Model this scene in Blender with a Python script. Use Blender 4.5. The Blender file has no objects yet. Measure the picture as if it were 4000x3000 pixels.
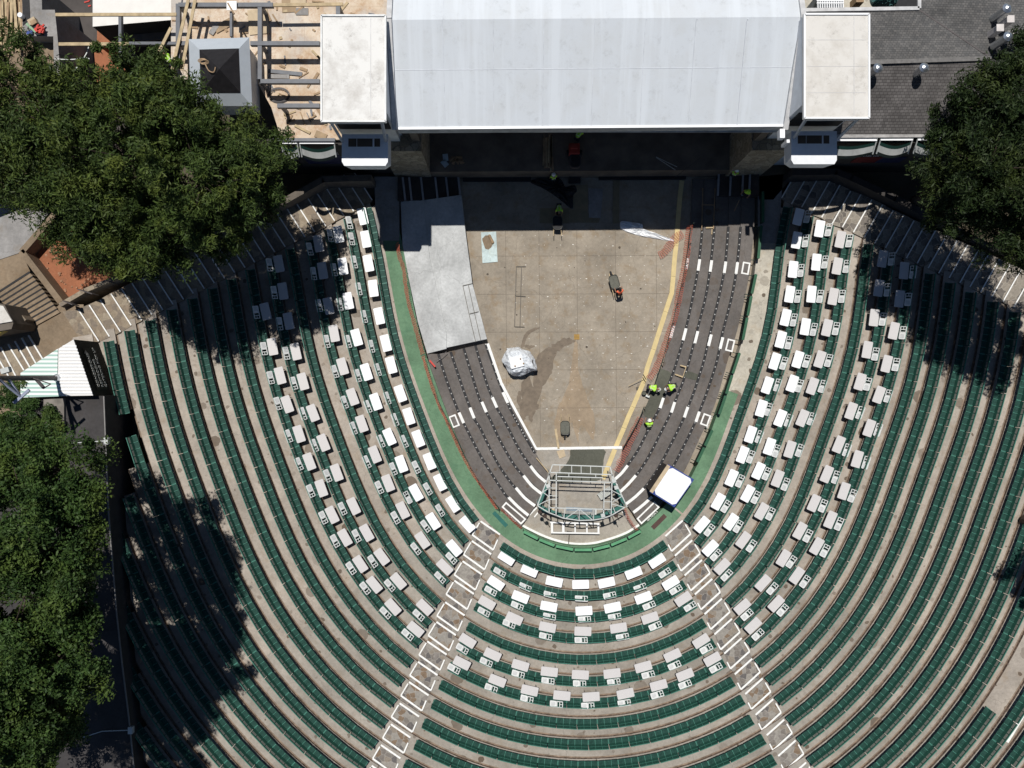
import bpy, math, random
import numpy as np
from mathutils import Vector, Matrix
random.seed(7); RNG = np.random.default_rng(7)
sc = bpy.context.scene; COL = sc.collection
# ---------------- camera, sky, sun, exposure ----------------
H = 57.4; F = 3044.0                      # drone height (m), focal length in photo pixels (photo 4000 wide)
cd = bpy.data.cameras.new('camera'); cam = bpy.data.objects.new('camera', cd); COL.objects.link(cam)
cam.location = (0, 0, H); cd.sensor_width = 36; cd.lens = 36*F/4000; cd.clip_end = 2000; sc.camera = cam
SUN = Vector((-0.10, 0.38, 1)).normalized()
wd = bpy.data.worlds.new('World'); sc.world = wd; wd.use_nodes = True
nt = wd.node_tree; bg = nt.nodes['Background']; sky = nt.nodes.new('ShaderNodeTexSky')
sky.sky_type = 'NISHITA'; sky.sun_disc = False; sky.sun_elevation = math.asin(SUN.z)
sky.sun_rotation = math.atan2(SUN.x, SUN.y); bg.inputs[1].default_value = 0.05; sky.air_density = .75; sky.dust_density = 0.; sky.ozone_density = 1.0
nt.links.new(sky.outputs[0], bg.inputs[0])
sl = bpy.data.lights.new('sun', 'SUN'); sl.energy = 4.35; sl.angle = math.radians(0.5); sl.color = (1, .965, .915)
so = bpy.data.objects.new('sun', sl); COL.objects.link(so); so.location = (0, 0, 80)
so.rotation_euler = SUN.to_track_quat('Z', 'Y').to_euler()
sc.view_settings.view_transform = 'Standard'; sc.view_settings.look = 'None'
sc.view_settings.exposure = 0; sc.view_settings.gamma = 1

def P(px, py, z=0.0):
    "point at height z that stands at the measured photo position"
    return Vector(((px-2000)/F*(H-z), -(py-1500)/F*(H-z), z))
def PX(v): return (2000+v[0]*F/(H-v[2]), 1500-v[1]*F/(H-v[2]))

# ---------------- materials ----------------
MATS = {}
def nodes(name):
    m = bpy.data.materials.new(name); m.use_nodes = True; t = m.node_tree
    return m, t, t.nodes['Principled BSDF']
def N(t, kind, **kw):
    n = t.nodes.new(kind)
    for k, v in kw.items():
        if k in n.inputs: n.inputs[k].default_value = v
        else: setattr(n, k, v)
    return n
def mixc(t, a, b, fac):
    n = t.nodes.new('ShaderNodeMix'); n.data_type = 'RGBA'
    for i, v in ((6, a), (7, b)):
        if isinstance(v, tuple): n.inputs[i].default_value = (*v, 1)
        else: t.links.new(v, n.inputs[i])
    if isinstance(fac, float): n.inputs[0].default_value = fac
    else: t.links.new(fac, n.inputs[0])
    return n.outputs[2]
def ramp(t, src, lo, hi, a=0., b=1.):
    n = t.nodes.new('ShaderNodeMapRange'); n.inputs[1].default_value = lo; n.inputs[2].default_value = hi
    n.inputs[3].default_value = a; n.inputs[4].default_value = b; t.links.new(src, n.inputs[0]); return n.outputs[0]
def coord(t): 
    return N(t, 'ShaderNodeTexCoord').outputs['Object']
def noise(t, scale, detail=5, rough=.6, src=None):
    n = N(t, 'ShaderNodeTexNoise', Scale=scale, Detail=detail, Roughness=rough)
    t.links.new(src or coord(t), n.inputs['Vector']); return n.outputs['Fac']
def M(name, col, rough=.7, var=.18, scale=2., metal=0., spec=.3):
    if name in MATS: return MATS[name]
    m, t, b = nodes(name)
    c2 = tuple(max(0, x*(1-var)) for x in col); c3 = tuple(min(1, x*(1+var*.7)) for x in col)
    t.links.new(mixc(t, c2, c3, ramp(t, noise(t, scale), .3, .7)), b.inputs['Base Color'])
    b.inputs['Roughness'].default_value = rough; b.inputs['Metallic'].default_value = metal
    b.inputs['Specular IOR Level'].default_value = spec
    MATS[name] = m; return m
def bump(t, b, src, strength=.4, dist=.02):
    n = N(t, 'ShaderNodeBump', Strength=strength, Distance=dist); t.links.new(src, n.inputs['Height']); t.links.new(n.outputs[0], b.inputs['Normal'])
def concrete(name, col, warm=(.9, .72, .5), stains=.55, spots=True, big=.12, bmp=.3, streak=None):
    m, t, b = nodes(name); co = coord(t)
    base = mixc(t, tuple(x*.72 for x in col), tuple(min(1, x*1.15) for x in col), ramp(t, noise(t, .35, 8, .7), .34, .66))
    fine = ramp(t, noise(t, 5, 7, .75), .35, .68, .84, 1.1)
    mm = N(t, 'ShaderNodeVectorMath', operation='SCALE'); t.links.new(base, mm.inputs[0]); t.links.new(fine, mm.inputs['Scale'])
    c = mm.outputs[0]
    c = mixc(t, c, tuple(x*w*.72 for x, w in zip(col, warm)), ramp(t, noise(t, 1.1, 6, .65), .52, .78, 0, stains))
    if spots:
        for sc_, thr, kk in ((.30, .17, .9), (.9, .14, .9)):
            nz = N(t, 'ShaderNodeTexNoise', Scale=3.0, Detail=2.); t.links.new(co, nz.inputs['Vector'])
            wa = N(t, 'ShaderNodeVectorMath', operation='MULTIPLY_ADD'); t.links.new(nz.outputs['Color'], wa.inputs[0])
            wa.inputs[1].default_value = (.25, .25, 0); t.links.new(co, wa.inputs[2])
            v = N(t, 'ShaderNodeTexVoronoi', Scale=sc_); v.voronoi_dimensions = '2D'; t.links.new(wa.outputs[0], v.inputs['Vector'])
            sep = N(t, 'ShaderNodeSeparateColor'); t.links.new(v.outputs['Color'], sep.inputs[0])
            thrn = N(t, 'ShaderNodeMath', operation='MULTIPLY'); t.links.new(sep.outputs[0], thrn.inputs[0]); thrn.inputs[1].default_value = thr
            d = N(t, 'ShaderNodeMath', operation='LESS_THAN'); t.links.new(v.outputs['Distance'], d.inputs[0]); t.links.new(thrn.outputs[0], d.inputs[1])
            f = N(t, 'ShaderNodeMath', operation='MULTIPLY'); t.links.new(d.outputs[0], f.inputs[0])
            g = N(t, 'ShaderNodeMath', operation='MULTIPLY'); t.links.new(sep.outputs[1], g.inputs[0]); g.inputs[1].default_value = kk
            t.links.new(g.outputs[0], f.inputs[1])
            c = mixc(t, c, (.10, .072, .05), f.outputs[0])
    # hairline cracks
    nz = N(t, 'ShaderNodeTexNoise', Scale=.8, Detail=4.); t.links.new(co, nz.inputs['Vector'])
    wa = N(t, 'ShaderNodeVectorMath', operation='MULTIPLY_ADD'); t.links.new(nz.outputs['Color'], wa.inputs[0])
    wa.inputs[1].default_value = (1.6, 1.6, 0); t.links.new(co, wa.inputs[2])
    v = N(t, 'ShaderNodeTexVoronoi', Scale=.22); v.feature = 'DISTANCE_TO_EDGE'; v.voronoi_dimensions = '2D'; t.links.new(wa.outputs[0], v.inputs['Vector'])
    c = mixc(t, c, tuple(x*.45 for x in col), ramp(t, v.outputs['Distance'], .0, .006, .5, 0))
    t.links.new(c, b.inputs['Base Color']); b.inputs['Roughness'].default_value = .88; b.inputs['Specular IOR Level'].default_value = .2
    bump(t, b, noise(t, 9, 6, .7), bmp)
    MATS[name] = m; return m
def stone(name, cols, mortar, scale, rough=.9, mort=.05, d3=False):
    m, t, b = nodes(name); co = coord(t)
    nz = N(t, 'ShaderNodeTexNoise', Scale=2.5, Detail=3.); t.links.new(co, nz.inputs['Vector'])
    wa = N(t, 'ShaderNodeVectorMath', operation='MULTIPLY_ADD'); t.links.new(nz.outputs['Color'], wa.inputs[0])
    wa.inputs[1].default_value = (.3, .3, .3); t.links.new(co, wa.inputs[2])
    v = N(t, 'ShaderNodeTexVoronoi', Scale=scale); v2 = N(t, 'ShaderNodeTexVoronoi', Scale=scale); v2.feature = 'DISTANCE_TO_EDGE'
    if not d3: v.voronoi_dimensions = v2.voronoi_dimensions = '2D'
    for q in (v, v2): t.links.new(wa.outputs[0], q.inputs['Vector'])
    sep = N(t, 'ShaderNodeSeparateColor'); t.links.new(v.outputs['Color'], sep.inputs[0])
    cr = N(t, 'ShaderNodeValToRGB'); cr.color_ramp.interpolation = 'CONSTANT'
    for i, c in enumerate(cols):
        e = cr.color_ramp.elements[i] if i < 2 else cr.color_ramp.elements.new(1)
        e.position = i/len(cols); e.color = (*c, 1)
    t.links.new(sep.outputs[0], cr.inputs[0])
    c = mixc(t, cr.outputs[0], mortar, ramp(t, v2.outputs['Distance'], mort*.4, mort, 1, 0))
    mm = N(t, 'ShaderNodeVectorMath', operation='SCALE'); t.links.new(c, mm.inputs[0]); t.links.new(ramp(t, noise(t, 6, 6, .7), .3, .7, .75, 1.2), mm.inputs['Scale'])
    t.links.new(mm.outputs[0], b.inputs['Base Color']); b.inputs['Roughness'].default_value = rough; b.inputs['Specular IOR Level'].default_value = .2
    bump(t, b, v2.outputs['Distance'], .5, .05)
    MATS[name] = m; return m

C_TIER = concrete('tier_concrete', (.395, .35, .30))
C_TIERC = concrete('tier_concrete_grey', (.345, .315, .275), warm=(.95, .85, .7), stains=.65)
C_PIT = concrete('pit_concrete', (.32, .278, .222), warm=(1.0, .8, .55), stains=.85, spots=False)
C_LIGHT = concrete('pale_concrete', (.50, .465, .39))
C_BOOTH = concrete('booth_concrete', (.36, .33, .285), spots=False)
C_NEW = concrete('fresh_cement', (.105, .107, .085), stains=.2, spots=False)
C_BROWN = concrete('brown_concrete', (.25, .19, .13), stains=.5, spots=False)
C_GREY = concrete('grey_concrete', (.30, .29, .28), spots=False)
C_DECK = concrete('deck_boards', (.150, .136, .126), warm=(1., .8, .6), stains=.6)
C_GREEN = concrete('green_floor_paint', (.135, .24, .145), warm=(.6, .8, .8), stains=.6, spots=False)
C_DARK = M('dark_basement', (.035, .033, .032), .9)
C_DIRT = concrete('red_dirt', (.34, .135, .07), warm=(1.1, 1.2, 1.3), stains=.7, spots=True)
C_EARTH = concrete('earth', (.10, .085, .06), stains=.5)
S_AISLE = stone('aisle_stone', [(.22, .20, .18), (.25, .215, .175), (.19, .17, .15), (.28, .26, .23), (.13, .12, .115), (.20, .145, .10)], (.30, .28, .25), 2.6)
S_SIDE = stone('side_stair_stone', [(.27, .22, .16), (.30, .25, .185), (.24, .19, .14), (.20, .165, .13)], (.24, .20, .15), 2.2, mort=.03)
S_SIDER = stone('right_stair_stone', [(.23, .20, .165), (.18, .16, .14), (.27, .24, .20), (.14, .125, .11)], (.33, .30, .25), 1.9, mort=.05)
S_RISER = stone('riser_stone', [(.19, .135, .105), (.24, .17, .135), (.14, .10, .08), (.28, .21, .17)], (.07, .05, .04), 5, d3=True)
S_WALL = stone('stone_wall', [(.26, .23, .18), (.30, .27, .21), (.22, .19, .14)], (.15, .13, .10), 2.2, d3=True)
G_SEAT = M('seat_green', (.018, .060, .047), .6, .45, 5, spec=.2); G_MESH = M('seat_mesh_panel', (.155, .16, .138), .9, .25, 6)
G_EDGE = M('seat_edge_green', (.060, .19, .145), .5, .2, 9)
G_BACK = M('seat_back_green', (.014, .058, .042), .55, .3, 7)
G_RAIL = M('rail_green', (.022, .10, .05), .5, .25, 3)
G_RAILT = M('rail_top_green', (.10, .30, .15), .5, .2, 3)
G_DK = M('dark_green_metal', (.01, .035, .028), .5)
WHITE = M('white_paint', (.78, .78, .76), .6, .05, 6)
W_MARK = M('white_marking', (.80, .80, .77), .8, .12, 5)
W_TABLE = M('white_table_top', (.82, .83, .84), .45, .02, 2)
W_TABLEG = M('light_grey_table_top', (.56, .54, .53), .5, .03, 3)
W_CHAIR = M('white_chair_plastic', (.70, .71, .69), .45, .05, 5)
LEG = M('dark_grey_legs', (.07, .06, .06), .5)
STEEL = M('steel_beam_grey', (.11, .118, .135), .5, .2, 3)
ALU = M('aluminium_tube', (.55, .57, .55), .4, .1, 8, .3)
GALV = M('galvanised_metal', (.62, .65, .68), .28, .15, 6, .9)
LUMB = M('lumber', (.46, .36, .22), .8, .25, 3)
LUMBD = M('old_lumber', (.33, .23, .14), .8, .3, 3)
BLACK = M('black_strip', (.022, .022, .024), .7, .3, 4)
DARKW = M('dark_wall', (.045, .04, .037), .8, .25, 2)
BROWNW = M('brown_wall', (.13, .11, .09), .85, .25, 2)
YEL = M('yellow_ramp', (.60, .48, .24), .7, .1, 2)
RED = M('red_plastic', (.55, .045, .03), .5)
ORANGE = M('orange_net', (.50, .115, .065), .6, .3, 9)
REDW = M('red_rail_paint', (.33, .075, .05), .7, .3, 4)
LIME = M('lime_vest', (.42, .78, .06), .7, .08, 9)
LIMES = M('reflective_strip', (.62, .68, .45), .5)
ORV = M('orange_vest', (.9, .16, .07), .7, .08, 9)
SKIN = M('skin', (.30, .17, .11), .6)
HAIR = M('dark_hair', (.03, .02, .015), .7)
JEAN = M('dark_trousers', (.03, .032, .04), .85)
HAT = M('white_hard_hat', (.78, .78, .76), .35, .03)
BLUE = M('blue_tarp', (.03, .06, .25), .5)
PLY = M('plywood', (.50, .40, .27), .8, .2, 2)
PLAST = M('white_sheet_plastic', (.66, .69, .72), .35, .08, 3)
PANEL = concrete('grey_ramp_panel', (.50, .51, .505), warm=(.95, .95, .95), stains=.15, spots=False)
BARK = M('bark', (.06, .045, .035), .9, .3, 4)

# ---------------- mesh helpers ----------------
class MB:
    def __init__(s): s.v = []; s.f = []; s.m = []
    def add(s, verts, faces, mat=0):
        o = len(s.v); s.v += [tuple(v) for v in verts]; s.f += [tuple(i+o for i in f) for f in faces]; s.m += [mat]*len(faces)
    def prism(s, poly, z0, z1, mat=0, matside=None, bottom=False):
        n = len(poly); ar = sum(poly[i][0]*poly[(i+1) % n][1]-poly[(i+1) % n][0]*poly[i][1] for i in range(n))
        if ar < 0: poly = poly[::-1]
        zt = z1 if hasattr(z1, '__len__') else [z1]*n
        if ar < 0 and hasattr(z1, '__len__'): zt = zt[::-1]
        V = [(p[0], p[1], z0) for p in poly]+[(p[0], p[1], z) for p, z in zip(poly, zt)]
        s.add(V, [tuple(range(n, 2*n))], mat)
        s.add(V, [(i, (i+1) % n, n+(i+1) % n, n+i) for i in range(n)]+([tuple(range(n-1, -1, -1))] if bottom else []), mat if matside is None else matside)
    def sheet(s, poly, z, mat=0):
        n = len(poly); ar = sum(poly[i][0]*poly[(i+1) % n][1]-poly[(i+1) % n][0]*poly[i][1] for i in range(n))
        if ar < 0: poly = poly[::-1]
        s.add([(p[0], p[1], z) for p in poly], [tuple(range(n))], mat)
    def box(s, c, d, rz=0, mat=0, M4=None):
        x, y, z = d[0]/2, d[1]/2, d[2]/2; ca, sa = math.cos(rz), math.sin(rz); V = []
        for k in (-z, z):
            for a, b in ((-x, -y), (x, -y), (x, y), (-x, y)):
                V.append((c[0]+a*ca-b*sa, c[1]+a*sa+b*ca, c[2]+k))
        if M4: V = [M4 @ Vector(v) for v in V]
        s.add(V, [(3, 2, 1, 0), (4, 5, 6, 7), (0, 1, 5, 4), (1, 2, 6, 5), (2, 3, 7, 6), (3, 0, 4, 7)], mat)
    def bar(s, a, b, w, h=None, mat=0, up=(0, 0, 1)):
        a = Vector(a); b = Vector(b); d = b-a; L = d.length
        if L < 1e-6: return
        d /= L; h = h or w; u = Vector(up)
        if abs(d.dot(u)) > .99: u = Vector((0, 1, 0))
        x = d.cross(u).normalized()*w/2; y = x.cross(d).normalized()*h/2
        V = [a-x-y, a+x-y, a+x+y, a-x+y, b-x-y, b+x-y, b+x+y, b-x+y]
        s.add(V, [(0, 1, 2, 3), (7, 6, 5, 4), (4, 5, 1, 0), (5, 6, 2, 1), (6, 7, 3, 2), (7, 4, 0, 3)], mat)
    def tube(s, a, b, r, n=8, mat=0, r2=None, cap=True):
        a = Vector(a); b = Vector(b); d = (b-a).normalized(); u = Vector((0, 0, 1)) if abs(d.z) < .95 else Vector((1, 0, 0))
        x = d.cross(u).normalized(); y = d.cross(x); r2 = r if r2 is None else r2; V = []
        for p, q in ((a, r), (b, r2)):
            for i in range(n):
                t = 2*math.pi*i/n; V.append(p+x*math.cos(t)*q+y*math.sin(t)*q)
        s.add(V, [(i, n+i, n+(i+1) % n, (i+1) % n) for i in range(n)]+([tuple(range(n)), tuple(range(2*n-1, n-1, -1))] if cap else []), mat)
    def path(s, pts, w, h=None, mat=0):
        for a, b in zip(pts, pts[1:]): s.bar(a, b, w, h, mat)
    def ribbon(s, pts, w, mat=0, t=.0, dz=0.):
        "flat strip w wide following pts (3d), thickness t"
        pts = [Vector(p) for p in pts]; L = []
        for i, p in enumerate(pts):
            d = pts[min(i+1, len(pts)-1)]-pts[max(i-1, 0)]; d.z = 0; d.normalize(); n = Vector((-d.y, d.x, 0))*w/2
            L.append((p+n, p-n))
        o = Vector((0, 0, dz)); dn = Vector((0, 0, -t))
        for (a, b), (c, d) in zip(L, L[1:]):
            s.add([a+o, b+o, d+o, c+o], [(0, 1, 2, 3)], mat)
            if t: s.add([a+o, b+o, d+o, c+o, a+o+dn, b+o+dn, d+o+dn, c+o+dn], [(1, 5, 6, 2), (3, 7, 4, 0)], mat)
        if t:
            for (a, b) in (L[0], L[-1]): s.add([a+o, b+o, b+o+dn, a+o+dn], [(0, 1, 2, 3)], mat)
    def lathe(s, prof, c=(0, 0, 0), n=14, mat=0):
        V = []
        for r, z in prof:
            for i in range(n):
                t = 2*math.pi*i/n; V.append((c[0]+r*math.cos(t), c[1]+r*math.sin(t), c[2]+z))
        F_ = []
        for k in range(len(prof)-1):
            for i in range(n): F_.append((k*n+i, k*n+(i+1) % n, (k+1)*n+(i+1) % n, (k+1)*n+i))
        F_.append(tuple(range((len(prof)-1)*n, len(prof)*n)))
        s.add(V, F_, mat)
    def mesh(s, name, mats):
        me = bpy.data.meshes.new(name); me.from_pydata(s.v, [], s.f)
        for m in mats: me.materials.append(m)
        me.polygons.foreach_set('material_index', s.m); me.update(); return me
def link(name, me, parent=None):
    o = bpy.data.objects.new(name, me); COL.objects.link(o)
    if parent: o.parent = parent
    return o
def tag(o, label=None, cat=None, group=None, kind=None):
    if label: o['label'] = label
    if cat: o['category'] = cat
    if group: o['group'] = group
    if kind: o['kind'] = kind
    return o
def part(name, mb, mats, root, label=None):
    "mesh given in world coordinates, parented to root (unrotated empty)"
    if not isinstance(mats, (list, tuple)): mats = [mats]
    me = mb.mesh(name, mats)
    L = root.location
    if root.parent: L = L+root.parent.location
    me.transform(Matrix.Translation(-L)); o = link(name, me, root)
    if label: o['label'] = label
    return o
def empty(name, loc, label, cat, group=None):
    o = bpy.data.objects.new(name, None); COL.objects.link(o); o.location = loc; o.empty_display_size = .2
    return tag(o, label, cat, group)
def solo(name, mb, mats, label, cat, group=None):
    if not isinstance(mats, (list, tuple)): mats = [mats]
    o = link(name, mb.mesh(name, mats)); return tag(o, label, cat, group)
def struct(name, mb, mats):
    if not isinstance(mats, (list, tuple)): mats = [mats]
    o = link(name, mb.mesh(name, mats)); o['kind'] = 'structure'; return o
def bevel(o, w, seg=2):
    m = o.modifiers.new('bevel', 'BEVEL'); m.width = w; m.segments = seg; m.limit_method = 'ANGLE'
def lerp(a, b, t): return a+(b-a)*t
def pl(pts, z): return [P(x, y, z) for x, y in pts]
def resample(pts, step):
    pts = [Vector(p) for p in pts]; out = [pts[0]]; acc = 0
    for a, b in zip(pts, pts[1:]):
        L = (b-a).length; t = step-acc
        while t <= L: out.append(a+(b-a)*(t/L)); t += step
        acc = (acc+L) % step if L else acc
        acc = L-(t-step)
    return out
def smooth(pts, n=6):
    "Catmull-Rom through 3d points"
    pts = [Vector(p) for p in pts]; out = []
    for i in range(len(pts)-1):
        p0 = pts[max(i-1, 0)]; p1 = pts[i]; p2 = pts[i+1]; p3 = pts[min(i+2, len(pts)-1)]
        for k in range(n):
            t = k/n; out.append(.5*((2*p1)+(p2-p0)*t+(2*p0-5*p1+4*p2-p3)*t*t+(3*p1-p0-3*p2+p3)*t**3))
    out.append(pts[-1]); return out
ORD = 'first second third fourth fifth sixth seventh eighth ninth tenth eleventh twelfth thirteenth fourteenth fifteenth sixteenth seventeenth eighteenth nineteenth twentieth twenty-first twenty-second twenty-third'.split()

# ---------------- the seating bowl ----------------
COEF = [17.3075, -0.2149, 4.9847, -0.0983, 3.9721, 0.0397, 0.2832, 0.0265, 0.672, 0.0607]; CC = (4.99704, 2.82851)
def curve0(a):
    r = np.polynomial.chebyshev.chebval(a/2.4, COEF); th = a-math.pi/2
    return np.stack([CC[0]+r*np.cos(th), CC[1]+r*np.sin(th)], 1)
A_ = np.linspace(-2.36, 2.36, 1600); C0 = curve0(A_)
T0 = np.gradient(C0, axis=0); T0 /= np.linalg.norm(T0, axis=1)[:, None]; N0 = np.stack([T0[:, 1], -T0[:, 0]], 1)
OFF = [0, 1.56, 3.06, 4.54, 6.0, 7.5, 8.98, 10.38, 11.75, 13.18, 14.68, 16.18, 17.64, 19.1]
while len(OFF) < 24: OFF.append(OFF[-1]+1.48)
def zt(k): return .2*k
def arc(d): return C0+N0*d
def wall_x(py):      # photo x of the foot of the concession building's long wall
    pts = [(1330, 400), (1600, 474), (1625, 515), (1650, 526), (1935, 545), (1940, 452), (2200, 462), (2550, 500), (3100, 560)]
    if py < 1330: return 380
    for (a, x), (b, y) in zip(pts, pts[1:]):
        if py <= b: return x+(y-x)*(py-a)/(b-a)
    return 540
# nosing lines of the two side stairs: lower (inner) ends, from the stage outwards
NL = [(1455, 784), (1423, 807), (1383, 827), (1346, 846), (1309, 865), (1274, 886), (1231, 908), (1194, 929), (1155, 947), (1116, 967), (1075, 987), (1037, 1007), (997, 1027), (959, 1048), (918, 1067), (879, 1090), (839, 1108), (800, 1130), (757, 1149), (719, 1172), (678, 1192), (638, 1213), (596, 1232), (555, 1253), (514, 1273), (472, 1298), (429, 1317), (387, 1335), (325, 1345)]
NR = [(3052, 776), (3090, 800), (3130, 812), (3168, 837), (3208, 852), (3249, 877), (3289, 890), (3332, 910), (3374, 930), (3415, 953), (3457, 971), (3497, 992), (3539, 1011), (3581, 1031), (3624, 1050), (3665, 1070), (3706, 1088), (3748, 1107), (3787, 1124), (3829, 1143), (3872, 1163), (3916, 1181), (3958, 1203), (4000, 1222), (4042, 1241), (4084, 1260)]
def above(poly, x, y, m=0):
    "is photo point above (towards the stage) the stair's lower edge"
    q = sorted(poly)
    if x <= q[0][0]: yy = q[0][1]+(q[0][1]-q[1][1])/(q[0][0]-q[1][0])*(x-q[0][0])
    elif x >= q[-1][0]: yy = q[-1][1]+(q[-1][1]-q[-2][1])/(q[-1][0]-q[-2][0])*(x-q[-1][0])
    else:
        for a, b in zip(q, q[1:]):
            if a[0] <= x <= b[0]: yy = a[1]+(b[1]-a[1])*(x-a[0])/(b[0]-a[0]); break
    return y < yy+m
# white marked boxes of the two middle aisles
UL = [(1877, 2036), (1843, 2113), (1807, 2192), (1775, 2268), (1739, 2352), (1705, 2429), (1669, 2505), (1633, 2585), (1598, 2664), (1561, 2747), (1527, 2829), (1488, 2910), (1452, 2991), (1416, 3072)]
UR = [(2667, 2033), (2704, 2110), (2742, 2187), (2782, 2261), (2820, 2338), (2859, 2417), (2897, 2492), (2938, 2573), (2979, 2650), (3020, 2731), (3063, 2811), (3108, 2892), (3149, 2978), (3192, 3062)]
for L_, v in ((UL, (-36, 81)), (UR, (42, 82))):
    while len(L_) < 23: L_.append((L_[-1][0]+v[0], L_[-1][1]+v[1]))
mbL = MB()
NT = 21
for k in range(NT):
    a = arc(OFF[k]-.27); b = arc(OFF[k+1]-.27); b_ = arc(OFF[k+1]-.36); z = zt(k); zp = zt(k-1) if k else 0.
    step = 3
    for i in range(0, len(C0)-step, step):
        j = i+step; c = (a[i]+b[j])/2; q = PX((c[0], c[1], z))
        if q[0] < 2000 and above(NL, q[0], q[1], -35): continue
        if q[0] >= 2000 and above(NR, q[0], q[1], -35): continue
        if q[0] < wall_x(q[1])-(150 if q[1] < 1400 else 60 if q[1] < 1610 else 0) or q[0] > 4400 or q[1] > 3350: continue
        cen = abs(A_[i]) < .62
        mbL.add([(*a[i], z), (*a[j], z), (*b[j], z), (*b[i], z)], [(3, 2, 1, 0)] if False else [(0, 1, 2, 3)], 1 if cen else 0)
        mbL.add([(*b_[i], z+.004), (*b_[j], z+.004), (*b[j], z+.004), (*b[i], z+.004)], [(0, 1, 2, 3)], 3)
        mbL.add([(*a[i], zp), (*a[j], zp), (*a[j], z), (*a[i], z)], [(0, 1, 2, 3)], 2)
terr = struct('terraced_floor', mbL, [C_TIER, C_TIERC, S_RISER, M('dirt_edge', (.23, .175, .13), .9, .5, 2.5)])
# light repair slabs near the aisles and pale sections (painted lines of joint): curb along the first row
mb = MB(); mb2 = MB(); mb3 = MB(); a = arc(-.27); b = arc(-1.9); bR = arc(-1.5); c_ = arc(-.56); arc_in = b
for i in range(0, len(C0)-3, 3):
    j = i+3; q = PX((*((a[i]+b[j])/2), 0)); b = bR if (q[0] > 2700 and q[1] < 1900) else arc_in
    if q[1] < 800: continue
    if q[0] < 2000 and q[1] < 870: tgt = mb2
    elif q[0] > 2500 and q[1] < 1533: tgt = mb2
    elif q[0] > 2640 and 1985 < q[1] < 2120: tgt = mb3
    else: tgt = mb
    tgt.add([(*b[i], 0), (*b[j], 0), (*a[j], 0), (*a[i], 0)], [(0, 1, 2, 3)], 0)
    tgt.add([(*b[i], -1.0), (*b[j], -1.0), (*b[j], 0), (*b[i], 0)], [(0, 1, 2, 3)], 0)
    if tgt is mb2 and q[0] > 2500: continue
    mb3.add([(*c_[i], .004), (*c_[j], .004), (*a[j], .004), (*a[i], .004)], [(0, 1, 2, 3)], 0)
    mb3.add([(*a[i], -.5), (*a[j], -.5), (*a[j], .004), (*a[i], .004)], [(3, 2, 1, 0)], 0)
for m_ in (mb, mb2, mb3): pass
struct('green_walkway', mb, C_GREEN); struct('pale_walkway', mb2, C_LIGHT); struct('walkway_curb', mb3, C_TIER)

# seat sections: mesh of n seats, local x along the row, y outward from the row centre line
def sec_mesh(n, slots):
    w = .465; W = n*w; pan = MB(); bk = MB(); x0 = -W/2
    for i in range(n):
        cx = x0+(i+.5)*w
        pan.add([(cx-.215, -.33, .40), (cx+.215, -.33, .40), (cx+.215, .02, .375), (cx-.215, .02, .375),
                 (cx-.215, -.33, .435), (cx+.215, -.33, .435), (cx+.215, .02, .405), (cx-.215, .02, .405)],
                [(4, 5, 6, 7), (0, 1, 5, 4), (1, 2, 6, 5), (2, 3, 7, 6), (3, 0, 4, 7), (3, 2, 1, 0)], 0)
        pan.box((cx, -.335, .43), (.43, .018, .03), mat=0)
    for i in range(n+1):
        cx = x0+i*w
        pan.box((cx, -.15, .445), (.036, .33, .03), mat=1)
        pan.box((cx, -.305, .455), (.05, .045, .05), mat=2); pan.box((cx, -.02, .455), (.04, .04, .05), mat=2)
        pan.box((cx, -.1, .2), (.035, .05, .4), mat=3)
    def slab(x0, x1, y0, z0, y1, z1, t, m):
        bk.add([(x0, y0, z0), (x1, y0, z0), (x1, y1, z1), (x0, y1, z1), (x0, y0+t, z0), (x1, y0+t, z0), (x1, y1+t, z1), (x0, y1+t, z1)],
               [(0, 1, 2, 3), (7, 6, 5, 4), (0, 4, 5, 1), (1, 5, 6, 2), (2, 6, 7, 3), (3, 7, 4, 0)], m)
    Y = lambda z: .015+(z-.38)*.34
    if slots:
        slab(x0, -x0, Y(.38), .38, Y(.62), .62, .03, 0)
        slab(x0, -x0, Y(.79), .79, Y(.845), .845, .03, 0)
        slab(x0, -x0, Y(.62)+.012, .62, Y(.79)+.012, .79, .01, 3)
        for i in range(n+1):
            cx = x0+i*w; slab(max(x0, cx-.03), min(-x0, cx+.03), Y(.62), .62, Y(.79), .79, .03, 0)
    else:
        slab(x0, -x0, Y(.38), .38, Y(.845), .845, .03, 0)
        for i in range(1, n): cx = x0+i*w; slab(cx-.012, cx+.012, Y(.42)-.008, .42, Y(.83)-.008, .83, .01, 1)
        slab(x0, -x0, Y(.60)-.006, .60, Y(.62)-.006, .62, .01, 1)
    slab(x0, -x0, Y(.845), .847, Y(.86), .872, .045, 1)
    for cx in (x0+.02, -x0-.02): bk.box((cx, .22, .42), (.03, .04, .84), mat=2)
    return pan.mesh('bench_section', [G_SEAT, G_EDGE, WHITE if False else G_EDGE, G_DK]), bk.mesh('backrest', [G_BACK, G_EDGE, G_DK, G_MESH])
SEC4 = sec_mesh(4, True); SEC3 = sec_mesh(3, False)
def near(curve, v):
    return int(np.argmin(((curve-np.array(v[:2]))**2).sum(1)))
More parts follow.
